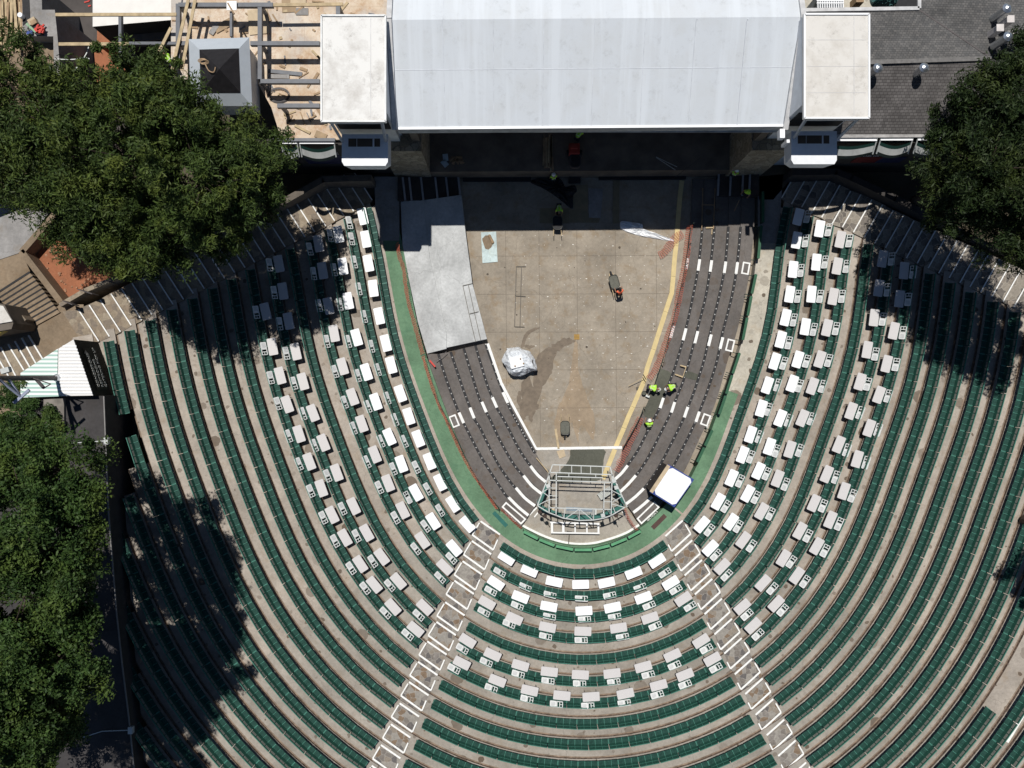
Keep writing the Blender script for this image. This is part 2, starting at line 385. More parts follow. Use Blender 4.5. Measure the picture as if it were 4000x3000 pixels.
def place_row(k, blk):
    z = zt(k); cu = arc(OFF[k]); q = [PX((p[0], p[1], z+.4)) for p in cu]
    iL = near(cu, P(UL[k][0]-20, UL[k][1]+3, z+.4)) if k < len(UL) else None
    iR = near(cu, P(UR[k][0]+14, UR[k][1]+7, z+.4)) if k < len(UR) else None
    if blk == 'C':
        i0 = near(cu, P(UL[k][0]+84, UL[k][1]+92, z+.4)); i1 = near(cu, P(UR[k][0]-66, UR[k][1]+88, z+.4)); ids = list(range(i0, i1))
    elif blk == 'L': ids = [i for i in range(0, iL) if q[i][0] < 2000 and not above(NL, q[i][0], q[i][1], 14) and q[i][0] > wall_x(q[i][1])-14]
    else: ids = [i for i in range(iR, len(cu)) if q[i][0] > 2000 and not above(NR, q[i][0], q[i][1], 14)]
    ids = [i for i in ids if -60 < q[i][0] < 4060 and q[i][1] < (3060 if blk != 'C' else 3300)]
    if blk == 'C' and min(q[i][1] for i in ids) > 3010: return
    if blk == 'R' and k == 16: ids = [i for i in ids if not (q[i][1] < 2900 and q[i][0] > 3870)]
    if len(ids) < 12: return
    runs = [[ids[0]]]
    for a, b in zip(ids, ids[1:]):
        if b == a+1: runs[-1].append(b)
        else: runs.append([b])
    runs = [r for r in runs if len(r) >= 14]
    for ri, r in enumerate(runs): row_piece(k, blk, cu[r[0]:r[-1]+1], z, '' if len(runs) == 1 else ('upper stretch, ' if (ri == 0) == (blk == 'L') else 'lower stretch, '))
def row_piece(k, blk, pts, z, sfx):
    seg = np.linalg.norm(np.diff(pts, axis=0), axis=1); s = np.concatenate([[0], np.cumsum(seg)]); L = s[-1]
    me = SEC3 if blk == 'C' else SEC4; w = (3 if blk == 'C' else 4)*.465+.05
    n = max(1, int(round(L/w))); 
    if n < 2: return
    nm = {'L': 'left block', 'R': 'right block', 'C': 'middle block'}[blk]
    mid = pts[len(pts)//2]
    lab = f'{sfx}row of green slatted seats, {ORD[k]} behind the pit walkway in the {nm}'
    if k == 0: lab = f'front row of green seats beside the pit walkway in the {nm}'
    root = empty('seat_row', (mid[0], mid[1], z), lab, 'seat row', f'rows of green seats in the {nm}')
    for i in range(n):
        t = (i+.5)/n*L; x = np.interp(t, s, pts[:, 0]); y = np.interp(t, s, pts[:, 1])
        t0 = max(0, t-.9); t1 = min(L, t+.9)
        dx = np.interp(t1, s, pts[:, 0])-np.interp(t0, s, pts[:, 0]); dy = np.interp(t1, s, pts[:, 1])-np.interp(t0, s, pts[:, 1])
        rz = math.atan2(dy, dx)+math.pi     # local +y points outward (curve runs left arm -> right arm, outward is to the right)
        o = link('bench_section', me[0], root); o.location = (x-mid[0], y-mid[1], 0); o.rotation_euler = (0, 0, rz)
        o.scale = (L/n/w, 1, 1)
        b = link('backrest', me[1], o)

# measured photo positions of table tops and chairs, block and row
TABLES ={
('L',0):[(1417,845),(1429,934),(1439,1028),(1458,1126),(1481,1234),(1507,1340),(1528,1426),(1564,1537),(1597,1626),(1634,1713),(1678,1802),(1720,1884),(1770,1968),(1825,2048)],
('L',1):[(1322,915),(1339,1040),(1360,1175),(1393,1318),(1431,1453),(1468,1569),(1521,1706),(1568,1812),(1625,1924),(1692,2036),(1774,2141)],
('L',2):[(1244,951),(1260,1057),(1283,1195),(1305,1302),(1338,1431),(1377,1550),(1413,1655),(1464,1775),(1516,1887),(1573,1993),(1650,2110),(1737,2215)],
('L',4):[(1089,1030),(1105,1137),(1127,1254),(1155,1373),(1183,1490),(1222,1613),(1263,1729),(1315,1846),(1381,1977),(1432,2081),(1491,2175),(1556,2270),(1659,2372)],
('L',5):[(1037,1216),(1064,1354),(1094,1467),(1122,1579),(1168,1695),(1208,1803),(1255,1907),(1297,2011),(1347,2100),(1407,2203),(1462,2284),(1535,2371),(1623,2458)],
('C',0):[(1979,2180),(2068,2229),(2165,2272),(2268,2283),(2369,2276),(2475,2238),(2567,2191)],
('C',1):[(1937,2278),(2033,2332),(2144,2369),(2281,2386),(2393,2373),(2513,2335),(2620,2277)],
('C',2):[(1902,2355),(2009,2416),(2139,2450),(2277,2466),(2416,2453),(2539,2414),(2669,2340)],
('C',4):[(1826,2503),(1924,2557),(2033,2599),(2146,2624),(2267,2636),(2391,2631),(2513,2605),(2627,2560),(2739,2504)],
('C',5):[(1804,2590),(1943,2659),(2069,2697),(2195,2717),(2309,2722),(2443,2710),(2573,2677),(2676,2636),(2783,2575)],
('R',0):[(3119,847),(3112,938),(3098,1052),(3085,1149),(3069,1240),(3050,1326),(3027,1411),(2998,1505),(2974,1595),(2932,1697),(2901,1776),(2858,1867),(2806,1959),(2742,2049)],
('R',1):[(3202,893),(3189,1024),(3170,1149),(3146,1276),(3117,1404),(3095,1498),(3048,1633),(3006,1744),(2963,1839),(2921,1928),(2856,2038),(2775,2141)],
('R',2):[(3283,935),(3271,1039),(3255,1158),(3231,1280),(3203,1403),(3174,1508),(3135,1633),(3086,1755),(3038,1869),(2976,1997),(2904,2109),(2821,2213)],
('R',4):[(3448,1011),(3433,1125),(3415,1241),(3388,1366),(3360,1491),(3325,1605),(3277,1736),(3230,1852),(3180,1965),(3125,2073),(3061,2180),(2981,2277),(2900,2370)],
('R',5):[(3532,1057),(3514,1167),(3492,1292),(3464,1421),(3434,1542),(3396,1672),(3349,1793),(3297,1918),(3244,2030),(3191,2133),(3113,2248),(3032,2358),(2942,2444)],
}
CHAIRS ={
('L',0):[(1368,868),(1377,931),(1387,1022),(1405,1127),(1426,1235),(1454,1351),(1479,1442),(1516,1553),(1546,1637),(1582,1722),(1629,1822),(1674,1907),(1722,1990)],
('L',1):[(1294,918),(1309,1052),(1331,1187),(1363,1332),(1401,1465),(1440,1586),(1491,1721),(1539,1829),(1597,1942),(1665,2052),(1765,2177)],
('L',2):[(1214,971),(1229,1067),(1250,1192),(1280,1332),(1312,1449),(1349,1569),(1384,1670),(1436,1802),(1485,1901),(1548,2019),(1627,2140),(1721,2252)],
('L',4):[(1057,1033),(1075,1141),(1096,1263),(1122,1378),(1151,1495),(1186,1614),(1231,1738),(1283,1856),(1341,1984),(1396,2090),(1459,2189),(1525,2283),(1637,2399)],
('L',5):[(1005,1218),(1035,1360),(1061,1473),(1089,1574),(1130,1701),(1171,1810),(1217,1915),(1266,2019),(1312,2110),(1374,2216),(1429,2294),(1508,2390),(1594,2475)],
('C',0):[(1953,2231),(2052,2289),(2148,2319),(2270,2334),(2380,2322),(2498,2291),(2594,2235)],
('C',1):[(1918,2304),(2021,2362),(2146,2404),(2282,2415),(2399,2405),(2533,2362),(2637,2301)],
('C',2):[(1891,2386),(1989,2433),(2131,2481),(2269,2496),(2430,2484),(2557,2442),(2693,2366)],
('C',4):[(1807,2530),(1900,2582),(2024,2629),(2140,2655),(2263,2666),(2396,2660),(2530,2632),(2632,2596),(2756,2531)],
('C',5):[(1774,2608),(1919,2684),(2058,2726),(2173,2746),(2295,2753),(2437,2742),(2565,2710),(2673,2670),(2793,2606)],
('R',0):[(3149,846),(3142,941),(3124,1057),(3112,1158),(3096,1250),(3076,1339),(3057,1419),(3033,1504),(2997,1599),(2962,1706),(2928,1784),(2886,1878),(2831,1977),(2767,2069)],
('R',1):[(3232,898),(3218,1024),(3199,1158),(3174,1287),(3146,1411),(3118,1507),(3076,1642),(3028,1761),(2990,1850),(2948,1942),(2879,2055),(2793,2166)],
('R',2):[(3313,941),(3302,1041),(3284,1158),(3261,1284),(3232,1408),(3208,1509),(3165,1636),(3119,1759),(3064,1891),(3005,2006),(2931,2131),(2835,2245)],
('R',4):[(3478,1012),(3462,1133),(3444,1247),(3415,1383),(3384,1500),(3356,1612),(3304,1758),(3261,1864),(3210,1975),(3151,2092),(3087,2193),(3013,2297),(2914,2399)],
('R',5):[(3562,1063),(3543,1170),(3522,1300),(3495,1424),(3465,1547),(3426,1679),(3379,1807),(3325,1936),(3273,2046),(3218,2150),(3140,2270),(3053,2381),(2957,2476)],
}

for k in range(0, 20):
    for blk in 'LCR':
        if blk == 'C' and k > 12: continue
        if blk != 'C' and k > len(UL)-1: pass
        place_row(k, blk)

# ---------------- side stairs and middle aisles ----------------
def side_stair(ns, vec, sgn, label, n_short, mt=None):
    root = empty('stone_stairs', P(*ns[len(ns)//2], zt(6)), label, 'stairs', 'stairs round the seating bowl')
    tr = MB()
    for j, (x, y) in enumerate(ns[:-1]):
        z = .1*j+.03; x2, y2 = ns[j+1]
        A = P(x, y, z); D = P(x+vec[0], y+vec[1], z); B = P(x2, y2, z); E_ = P(x2+vec[0], y2+vec[1], z)
        ex = (E_-B)*.0; tr.prism([A, D, E_, B], -1.1, z, 0)
        nz = MB(); d = (D-A); dn = Vector((d.y, -d.x, 0)).normalized()*.05
        nz.ribbon([A+d*.02, A+d*.5, A+d*.98], .085, 0, t=.02, dz=.012)
        part('step_nosing', nz, W_MARK, root)
    part('steps', tr, mt or S_SIDE, root)
    return root
side_stair(NL, (-82, -128), 1, 'wide stone stairs with white nosings climbing beside the left seat block', 3)
side_stair(NR, (75, -133), -1, 'wide stone stairs with white nosings climbing beside the right seat block', 3, S_SIDER)

def aisle(U, sx, label):
    root = empty('stone_aisle', P(*U[6], zt(6)), label, 'aisle stairs', 'stone aisles between the seat blocks')
    base = MB()
    for k, (x, y) in enumerate(U[:15]):
        z = zt(k)+.012
        if sx > 0:   # left aisle: outline given from its upper left corner
            ul, ur, ll, lr, tip = (0, 0), (76, 52), (-32, 53), (50, 112), (67, 72); side = 76
        else:
            ul, ur, ll, lr, tip = (0, 0), (-68, 61), (31, 52), (-44, 120), (-57, 94); side = -68
        p = lambda q, zz=z: P(x+q[0], y+q[1], zz)
        nx, ny = U[k+1][0]-x, U[k+1][1]-y
        base.prism([p(ul), p(ur), p(lr), p(ll)], -1.1, z)
        z2 = z+.1
        base.prism([P(x+ll[0], y+ll[1], z2), P(x+lr[0], y+lr[1], z2), P(x+ur[0]+nx, y+ur[1]+ny, z2), P(x+nx, y+ny, z2)], -1.1, z2)
        mk = MB(); w = .13
        mk.ribbon([p(ul), p(ur)], w, dz=.006); 
        part('step_marking', mk, W_MARK, root)
        mk = MB(); d = .008
        a, b, c, e = p(ul), P(x+ll[0], y+ll[1], z2), P(x+lr[0], y+lr[1], z2), P(x+tip[0], y+tip[1], z2)
        mk.ribbon([b, c], w, dz=.006); 
        st = P(x+ul[0]+(10 if sx < 0 else -4), y+ul[1]+(16 if sx < 0 else 6), z2)
        mk.ribbon([st, b], w*.75, dz=.01); mk.ribbon([c, e], w*.75, dz=.01)
        part('step_marking', mk, W_MARK, root)
    part('steps', base, S_AISLE, root)
aisle(UL, 1, 'stone aisle steps outlined in white between left and middle seat blocks')
aisle(UR, -1, 'stone aisle steps outlined in white between middle and right seat blocks')

# ---------------- folding tables and folded chairs ----------------
def rrect(w, h, r, n=4):
    out = []
    for cx, cy, a0 in ((w/2-r, h/2-r, 0), (-w/2+r, h/2-r, 90), (-w/2+r, -h/2+r, 180), (w/2-r, -h/2+r, 270)):
        for i in range(n+1):
            a = math.radians(a0+90*i/n); out.append((cx+r*math.cos(a), cy+r*math.sin(a)))
    return out
top_mb = MB(); top_mb.prism(rrect(1.215, .655, .07), .70, .742, 0, bottom=True)
TOPM = {0: top_mb.mesh('table_top', [W_TABLE]), 1: top_mb.mesh('table_top', [W_TABLEG])}
lg = MB()
for y in (-.24, .24): lg.tube((0, y, 0), (0, y, .70), .014, 6)
lg.tube((0, -.24, .03), (0, .24, .03), .014, 6); lg.tube((0, -.24, .35), (0, .24, .35), .01, 6); lg.tube((0, 0, .35), (.28, 0, .69), .009, 6)
LEGM = lg.mesh('leg_frame', [LEG])
def table(loc, rz, grey, lab, grp, splay=.0):
    t = empty('folding_table', loc, lab, 'table', grp); t.rotation_euler = (0, 0, rz)
    o = link('table_top', TOPM[grey], t)
    for s in (-1, 1):
        l = link('leg_frame', LEGM, t); l.location = (s*.42, 0, 0); l.rotation_euler = (0, 0, 0 if s < 0 else math.pi)
    return t
# folded chair lying flat: x along its length (open back end at +x)
ch = MB(); ch.prism([(p[0]-.2, p[1]) for p in rrect(.5, .45, .07)], .0, .035, bottom=True)
ch2 = MB()
for y in (-.2, .2): ch2.box((.24, y, .02), (.46, .055, .03))
for x in (.06, .25, .455): ch2.box((x, 0, .02), (.05, .4, .03))
ch2.box((.36, 0, .02), (.2, .03, .02))
ch3 = MB(); ch3.prism([(p[0]-.22, p[1]) for p in rrect(.30, .28, .05)], .036, .05, bottom=True)
CHM = [ch.mesh('chair_seat', [W_CHAIR]), ch2.mesh('chair_frame', [W_CHAIR]), ch3.mesh('seat_pad', [M('chair_pad_grey', (.58, .59, .58), .5)])]
def chair(loc, rz, tilt, lab, grp):
    t = empty('folding_chair', loc, lab, 'folding chair', grp); t.rotation_euler = (tilt, 0, rz); t.rotation_mode = 'XYZ'
    a = link('chair_seat', CHM[0], t); link('chair_frame', CHM[1], t); link('seat_pad', CHM[2], t); return t
BN = {'L': 'left', 'C': 'middle', 'R': 'right'}
def tangent(k, v):
    cu = arc(OFF[k]); i = near(cu, v); return math.atan2(T0[i][1], T0[i][0]), N0[i]
for (b, k), L in TABLES.items():
    for i, (x, y) in enumerate(L):
        z = zt(k); v = P(x, y, z+.74); rz, nn = tangent(k, v)
        rz += random.uniform(-.05, .05)+math.pi
        side = 'from the stage' if b != 'C' else 'from the left'
        if k == 0: lab = f'white folding table, {ORD[i]} {side} in the front aisle, {BN[b]} block'
        else: lab = f'{"light grey" if (k >= 4 or (k == 2 and True)) else "white"} folding table, {ORD[i]} {side} behind the {ORD[k]} seat row, {BN[b]} block'
        grey = 1 if k >= 2 else 0
        table((v.x, v.y, z), rz, grey, lab, f'folding tables set out in the {BN[b]} block')
for (b, k), L in CHAIRS.items():
    for i, (x, y) in enumerate(L):
        z = zt(k+1)+.70; v = P(x, y, z); rz, nn = tangent(k+1, v)
        side = 'from the stage' if b != 'C' else 'from the left'
        flip = (b == 'L' and k == 1 and (x, y) == (1597, 1942))
        v = v+Vector((nn[0]*.09, nn[1]*.09, 0)); c = chair((v.x, v.y, z), rz+(math.pi if flip else 0)+random.uniform(-.04, .04), (-.8 if not flip else .8)+random.uniform(-.06, .06), f'folded white chair on seats, {ORD[i]} {side} in the {ORD[k+1]} row, {BN[b]} block', f'folded chairs lying on the {BN[b]} seats')
# ---------------- ground and pit ----------------
mb = MB(); mb.sheet([(-400, -400), (400, -400), (400, 400), (-400, 400)], -1.25); struct('ground', mb, C_EARTH)
ZP = -.9
mb = MB(); mb.sheet(pl([(1540, 690), (2990, 690), (2990, 1400), (2780, 1900), (2560, 2140), (2020, 2140), (1760, 1880), (1560, 1300)], ZP), ZP)
pit = struct('pit_floor', mb, C_PIT)
# joints, paint dots and stains of the pit floor: thin marks, each set one mesh of the floor
jt = MB()
for x in (1975, 2105, 2253, 2403, 2563): jt.ribbon([P(x, 900, ZP+.004), P(x+6, 1745, ZP+.004)], .018)
for y in (998, 1147, 1295, 1443, 1592): jt.ribbon([P(1860 if y < 1300 else 2010, y+3, ZP+.005), P(2625 if y < 1300 else 2500, y, ZP+.005)], .018)
part('floor_joint', jt, M('joint_dark', (.10, .08, .06)), pit)
dm = MB(); inner = [(1905, 900), (1930, 1300), (2110, 1730), (2400, 1730), (2560, 1290), (2630, 900)]
def inside(pt, poly):
    x, y = pt; c = False
    for i in range(len(poly)):
        (x1, y1), (x2, y2) = poly[i], poly[i-1]
        if (y1 > y) != (y2 > y) and x < (x2-x1)*(y-y1)/(y2-y1)+x1: c = not c
    return c
for yy in (920, 958, 1000, 1035, 1077, 1090, 1112, 1160, 1180, 1197, 1237, 1265, 1285, 1320, 1352, 1380, 1403, 1435, 1455, 1482, 1520, 1560, 1600, 1645, 1690):
    x = 1990
    while x < 2640:
        x += random.choice((26, 52, 52, 60, 75))
        if inside((x, yy), inner): 
            r = random.uniform(.025, .05); dm.box(P(x+random.uniform(-4, 4), yy+random.uniform(-3, 3), ZP+.004), (r*random.choice((1, 1, 2.4)), r, .004))
part('floor_dot', dm, M('white_floor_dots', (.72, .70, .64)), pit)
def blob(pts, z, n=5, jit=.05):
    q = smooth([P(x, y, z) for x, y in pts+pts[:1]], n)[:-1]
    return [(v.x+random.uniform(-jit, jit), v.y+random.uniform(-jit, jit)) for v in q]
wet = M('wet_concrete', (.16, .125, .09), .6, .25, 3)
st = MB()
st.sheet(blob([(2240, 1322), (2200, 1320), (2160, 1345), (2115, 1375), (2095, 1400), (2090, 1450), (2085, 1500), (2060, 1560), (2040, 1600), (2035, 1640), (2070, 1620), (2100, 1600), (2105, 1560), (2130, 1500), (2155, 1460), (2165, 1400), (2200, 1360), (2250, 1330)], 0, 5, .11), ZP+.006)
for x, y, w, h in ((2060, 1530, 22, 60), (2078, 1580, 16, 70), (2045, 1600, 12, 50), (2095, 1545, 14, 44), (2030, 1560, 8, 34), (2100, 1420, 22, 16), (2070, 1352, 18, 8)):
    st.sheet(blob([(x-w, y-h*.6), (x+w*.4, y-h), (x+w, y-h*.2), (x+w*.5, y+h*.7), (x-w*.3, y+h), (x-w*1.1, y+h*.3)], 0, 4, .08), ZP+.0061+.0001*w)
st.sheet(blob([(2108, 1275), (2080, 1280), (2052, 1300), (2040, 1330), (2035, 1355), (2048, 1350), (2058, 1320), (2075, 1297), (2105, 1283)], 0, 4, .02), ZP+.006)
part('water_stain', st, wet, pit)
st = MB()
for x, y, r in ((2420, 967, .2), (2175, 968, .09), (2285, 1019, .08), (2292, 1355, .18), (2444, 1258, .13), (2503, 1128, .14), (2558, 1275, .1), (2070, 935, .06), (1905, 1071, .16), (1972, 1045, .1), (2018, 1230, .12), (1955, 1364, .15), (2019, 1140, .1), (2244, 1045, .07), (2353, 1122, .07), (2406, 1072, .07), (1952, 1470, .06), (2300, 1300, .05)):
    st.sheet(blob([(x+r*26*math.cos(t)*random.uniform(.75, 1.2), y+r*26*math.sin(t)*random.uniform(.75, 1.2)) for t in (0, 1, 2, 3, 4, 5.2)], ZP, 4, .0), ZP+.005)
part('oil_spot', st, M('oil_spots', (.085, .068, .05), .7), pit)
rs = concrete('rust_tinted', (.335, .262, .185), warm=(1, .85, .6), stains=.4, spots=False)
st = MB(); st.sheet(blob([(2248, 1330), (2258, 1330), (2266, 1450), (2300, 1560), (2330, 1640), (2320, 1720), (2275, 1660), (2262, 1735), (2235, 1650), (2205, 1735), (2170, 1690), (2180, 1600), (2225, 1500)], 0, 6, .05), ZP+.0045)
part('rust_stain', st, rs, pit)
mb = MB(); mb.box(P(2253, 1316, ZP+.014), (.4, .4, .02), 0, 0)
for i in range(4): mb.box(P(2253, 1316, ZP+.03)+Vector((0, -.15+.1*i, 0)), (.38, .02, .012), 0, 1)
d = solo('floor_drain', mb, [M('rust_yellow', (.42, .25, .06)), BLACK], 'small yellow square drain grate in the pit floor at the start of the wet trail', 'drain')
# cement patches
mb = MB(); mb.sheet(blob([(2230, 1757), (2360, 1757), (2361, 1800), (2355, 1850), (2330, 1885), (2150, 1885), (2180, 1850), (2225, 1800)], 0, 3, .02), -.60)
# booth surround floor
booth = MB()
booth.prism(pl([(2098, 1752), (2432, 1748), (2425, 1800), (2400, 1850), (2398, 1885), (2440, 1985), (2500, 2052), (2445, 2088), (2379, 2113), (2310, 2130), (2238, 2131), (2166, 2115), (2102, 2090), (2036, 2050), (2068, 2012), (2098, 1985), (2136, 1885), (2140, 1850), (2095, 1775)], -.61), -1.2, -.61)
struct('booth_floor', booth, C_BOOTH)
cs = struct('fresh_cement_patch', mb, C_NEW)
# white edge line and back wall of the pit
mb = MB(); mb.ribbon([P(1905, 1342, -.58), P(1958, 1496, -.58), P(2000, 1577, -.58), P(2095, 1753, -.58), P(2430, 1748, -.58)], .20, t=.3)
solo('pit_edge_kerb', mb, W_MARK, 'white painted kerb along the left and lower edges of the bare pit floor', 'kerb')

# ---------------- stepped decks on both sides of the pit ----------------
RS = dict(
 a=[(2706, 700), (2702, 800), (2698, 880), (2684, 1000), (2665, 1110), (2645, 1180), (2624, 1280), (2604, 1370), (2593, 1415), (2578, 1460), (2545, 1540), (2500, 1640), (2470, 1690), (2436, 1748), (2408, 1810), (2390, 1850)],
 b=[(2752, 700), (2748, 800), (2744, 890), (2728, 1039), (2707, 1157), (2674, 1306), (2638, 1430), (2614, 1497), (2599, 1542), (2585, 1574), (2573, 1601), (2551, 1642), (2523, 1698), (2491, 1760), (2452, 1816), (2400, 1877)],
 c=[(2798, 700), (2795, 800), (2791, 890), (2775, 1039), (2757, 1157), (2719, 1306), (2695, 1400), (2682, 1445), (2668, 1492), (2650, 1535), (2629, 1591), (2617, 1619), (2599, 1656), (2579, 1695), (2552, 1749), (2521, 1805), (2484, 1857), (2420, 1925)],
 d=[(2850, 700), (2847, 800), (2845, 890), (2832, 1039), (2809, 1157), (2773, 1306), (2752, 1400), (2733, 1462), (2711, 1530), (2680, 1610), (2666, 1644), (2646, 1685), (2615, 1746), (2583, 1808), (2547, 1866), (2515, 1907), (2446, 1968)],
 e=[(2900, 700), (2897, 800), (2893, 890), (2879, 1039), (2859, 1157), (2821, 1306), (2803, 1400), (2781, 1474), (2756, 1547), (2737, 1596), (2725, 1627), (2710, 1662), (2680, 1724), (2639, 1804), (2600, 1872), (2547, 1938), (2472, 2004)],
 f=[(2950, 700), (2948, 800), (2946, 890), (2935, 1000), (2922, 1100), (2880, 1290), (2845, 1400), (2808, 1534), (2778, 1616), (2743, 1691), (2689, 1808), (2640, 1890), (2590, 1962), (2502, 2052)])
LS = dict(
 f=[(1669, 1381), (1690, 1480), (1712, 1560), (1750, 1640), (1772, 1690), (1818, 1789), (1873, 1884), (1949, 1984), (2036, 2056)],
 e=[(1712, 1383), (1748, 1496), (1787, 1599), (1802, 1632), (1823, 1676), (1877, 1780), (1922, 1853), (1963, 1916), (1984, 1943), (2065, 2014)],
 d=[(1760, 1374), (1802, 1500), (1835, 1590), (1854, 1640), (1873, 1667), (1904, 1731), (1940, 1803), (1972, 1853), (2013, 1905), (2090, 1978)],
 c=[(1811, 1360), (1854, 1500), (1877, 1568), (1904, 1618), (1922, 1654), (1954, 1722), (2000, 1803), (2042, 1857), (2116, 1928)],
 b=[(1857, 1350), (1902, 1500), (1922, 1550), (1940, 1593), (1963, 1631), (1990, 1681), (2027, 1753), (2072, 1819), (2133, 1883)],
 a=[(1903, 1340), (1956, 1496), (1998, 1577), (2055, 1690), (2095, 1755), (2140, 1850)])
LDOT = [(1897, 1345), (1945, 1480), (1985, 1580), (2018, 1645), (2050, 1703), (2090, 1771)]
ZD = dict(a=-.72, b=-.72, c=-.60, d=-.48, e=-.36, f=-.24)
def polat(pts, y):
    for p, q in zip(pts, pts[1:]):
        if p[1] <= y <= q[1]: return p[0]+(q[0]-p[0])*(y-p[1])/(q[1]-p[1])
    return pts[-1][0]
def deck(S, root, marks, side, digits=True):
    ks = 'abcdef'
    for q, r in zip(ks, ks[1:]):
        z = ZD[r]; A = smooth(pl(S[q], z), 5); B = smooth(pl(S[r], z), 5)
        def par(L_, n=40):
            s = [0]
            for u, v in zip(L_, L_[1:]): s.append(s[-1]+(v-u).length)
            return [Vector((np.interp(t, s, [p.x for p in L_]), np.interp(t, s, [p.y for p in L_]), z)) for t in np.linspace(0, s[-1], n)]
        A = par(A); B = par(B); m = MB()
        for i in range(39):
            quad = [A[i], A[i+1], B[i+1], B[i]]
            m.prism([(v.x, v.y) for v in quad], -1.2, z)
        tr = part('tread', m, C_DECK, root)
        if q == 'a' : continue
        # black strip with seat numbers on the inner edge of the tread
        m = MB(); dots = MB(); pts = resample(smooth(pl(S[q], z), 6), .22)
        on = [p for p in pts if PX(p)[1] > 880]
        m.ribbon(on, .19, dz=.005); sp = part('number_strip', m, BLACK, root)
        for i, p in enumerate(on[2:-2:2]):
            a = math.atan2(on[min(i*2+3, len(on)-1)].y-p.y, on[min(i*2+3, len(on)-1)].x-p.x)
            w = random.choice((.05, .07, .08)); dots.box((p.x, p.y, z+.008), (w, .075, .004), a); dots.box((p.x, p.y, z+.011), (w*.35, .03, .004), a, 1)
        part('seat_number', dots, [M('number_white', (.55, .55, .53)), BLACK], sp)
    for kind, pts, key in marks:
        z = ZD[key]; m = MB()
        if kind == 'bar': m.ribbon(smooth(pl(pts, z), 5), .21, dz=.014)
        else:
            v = pl(pts, z); v = v+[v[0]]
            for u, w in zip(v, v[1:]): e = (w-u).normalized()*.05; m.ribbon([u-e, w+e], .11, dz=.016+.001*len(m.f))
        part('white_marking', m, W_MARK, root)
def rect(cx, cy, ang, L, W):
    "photo-space rectangle, ang = direction of the long side in degrees clockwise from down"
    a = math.radians(ang); ux, uy = math.sin(a), math.cos(a); vx, vy = uy, -ux
    return [(cx+s*ux*L/2+t*vx*W/2, cy+s*uy*L/2+t*vy*W/2) for s, t in ((-1, -1), (1, -1), (1, 1), (-1, 1))]
def seg(cx, cy, ang, L): a = math.radians(ang); return [(cx-math.sin(a)*L/2, cy-math.cos(a)*L/2), (cx+math.sin(a)*L/2, cy+math.cos(a)*L/2)]
rm = [('bar', seg(2730, 1035, -8, 45), 'c'), ('bar', seg(2777, 1039, -8, 45), 'd'), ('bar', seg(2832, 1044, -8, 45), 'e'), ('bar', seg(2878, 1047, -8, 45), 'f'),
      ('box', rect(2913, 1048, -10, 42, 24), 'f'), ('bar', seg(2683, 1030, -8, 43), 'b'),
      ('bar', seg(2626, 1295, -15, 50), 'b'), ('bar', seg(2674, 1306, -14, 48), 'c'), ('bar', seg(2720, 1317, -14, 48), 'd'), ('bar', seg(2773, 1329, -14, 46), 'e'), ('bar', seg(2818, 1340, -14, 46), 'f'),
      ('box', rect(2852, 1349, -14, 42, 24), 'f'),
      ('bar', seg(2585, 1574, -18, 42), 'c'), ('bar', seg(2629, 1591, -18, 43), 'd'), ('bar', seg(2680, 1610, -19, 43), 'e'), ('bar', seg(2725, 1628, -19, 42), 'f'), ('box', rect(2756, 1640, -20, 40, 25), 'f'),
      ('bar', [(2452, 1818), (2428, 1848), (2402, 1872)], 'c'), ('bar', [(2484, 1857), (2450, 1895), (2421, 1922)], 'd'), ('bar', [(2515, 1908), (2482, 1940), (2446, 1968)], 'e'), ('bar', [(2547, 1940), (2512, 1972), (2474, 2002)], 'f'),
      ('box', [(2556, 1962), (2573, 1981), (2506, 2044), (2490, 2026)], 'f')]
rd = empty('stepped_deck', P(2700, 1500, -.5), 'long grey stepped deck with black numbered strips right of the pit floor', 'stepped deck', 'stepped decks of the orchestra pit')
deck(RS, rd, rm, 'R')
lm = [('bar', seg(1802, 1632, 24, 45), 'f'), ('bar', seg(1844, 1613, 22, 44), 'e'), ('bar', seg(1891, 1590, 24, 44), 'd'), ('bar', seg(1932, 1572, 24, 44), 'c'), ('bar', seg(1974, 1553, 25, 46), 'b'),
      ('box', rect(1774, 1645, 22, 42, 24), 'f'),
      ('bar', [(2072, 1820), (2100, 1855), (2131, 1882)], 'c'), ('bar', [(2045, 1858), (2078, 1898), (2115, 1928)], 'd'), ('bar', [(2015, 1905), (2050, 1945), (2090, 1976)], 'e'), ('bar', [(1987, 1943), (2024, 1980), (2064, 2013)], 'f'),
      ('box', [(1977, 1964), (1963, 1980), (2035, 2045), (2052, 2028)], 'f')]
ld = empty('stepped_deck', P(1900, 1700, -.5), 'shorter grey stepped deck with black numbered strips left of the pit floor', 'stepped deck', 'stepped decks of the orchestra pit')
deck(LS, ld, lm, 'L')
m = MB(); m.ribbon(smooth(pl(LDOT, -.72), 5), .19, dz=.006); part('number_strip', m, BLACK, ld)
m = MB()
for t in np.linspace(.03, .97, 20):
    L_ = smooth(pl(LDOT, -.72), 5); p = L_[int(t*(len(L_)-1))]; m.box((p.x, p.y, -.71), (.08, .06, .006), 1.1)
part('seat_number', m, M('number_white', (.55, .55, .53)), ld)
# cement repair of the right deck
mb = MB(); mb.sheet(blob([(2580, 1440), (2622, 1458), (2612, 1500), (2590, 1550), (2560, 1610), (2545, 1634), (2512, 1618), (2530, 1570), (2552, 1510)], -.7, 3, .01), -.695)
mb.sheet(blob([(2683, 1452), (2690, 1450), (2728, 1464), (2722, 1485), (2672, 1472)], -.47, 3, .01), -.465)
part('cement_patch', mb, C_NEW, rd)

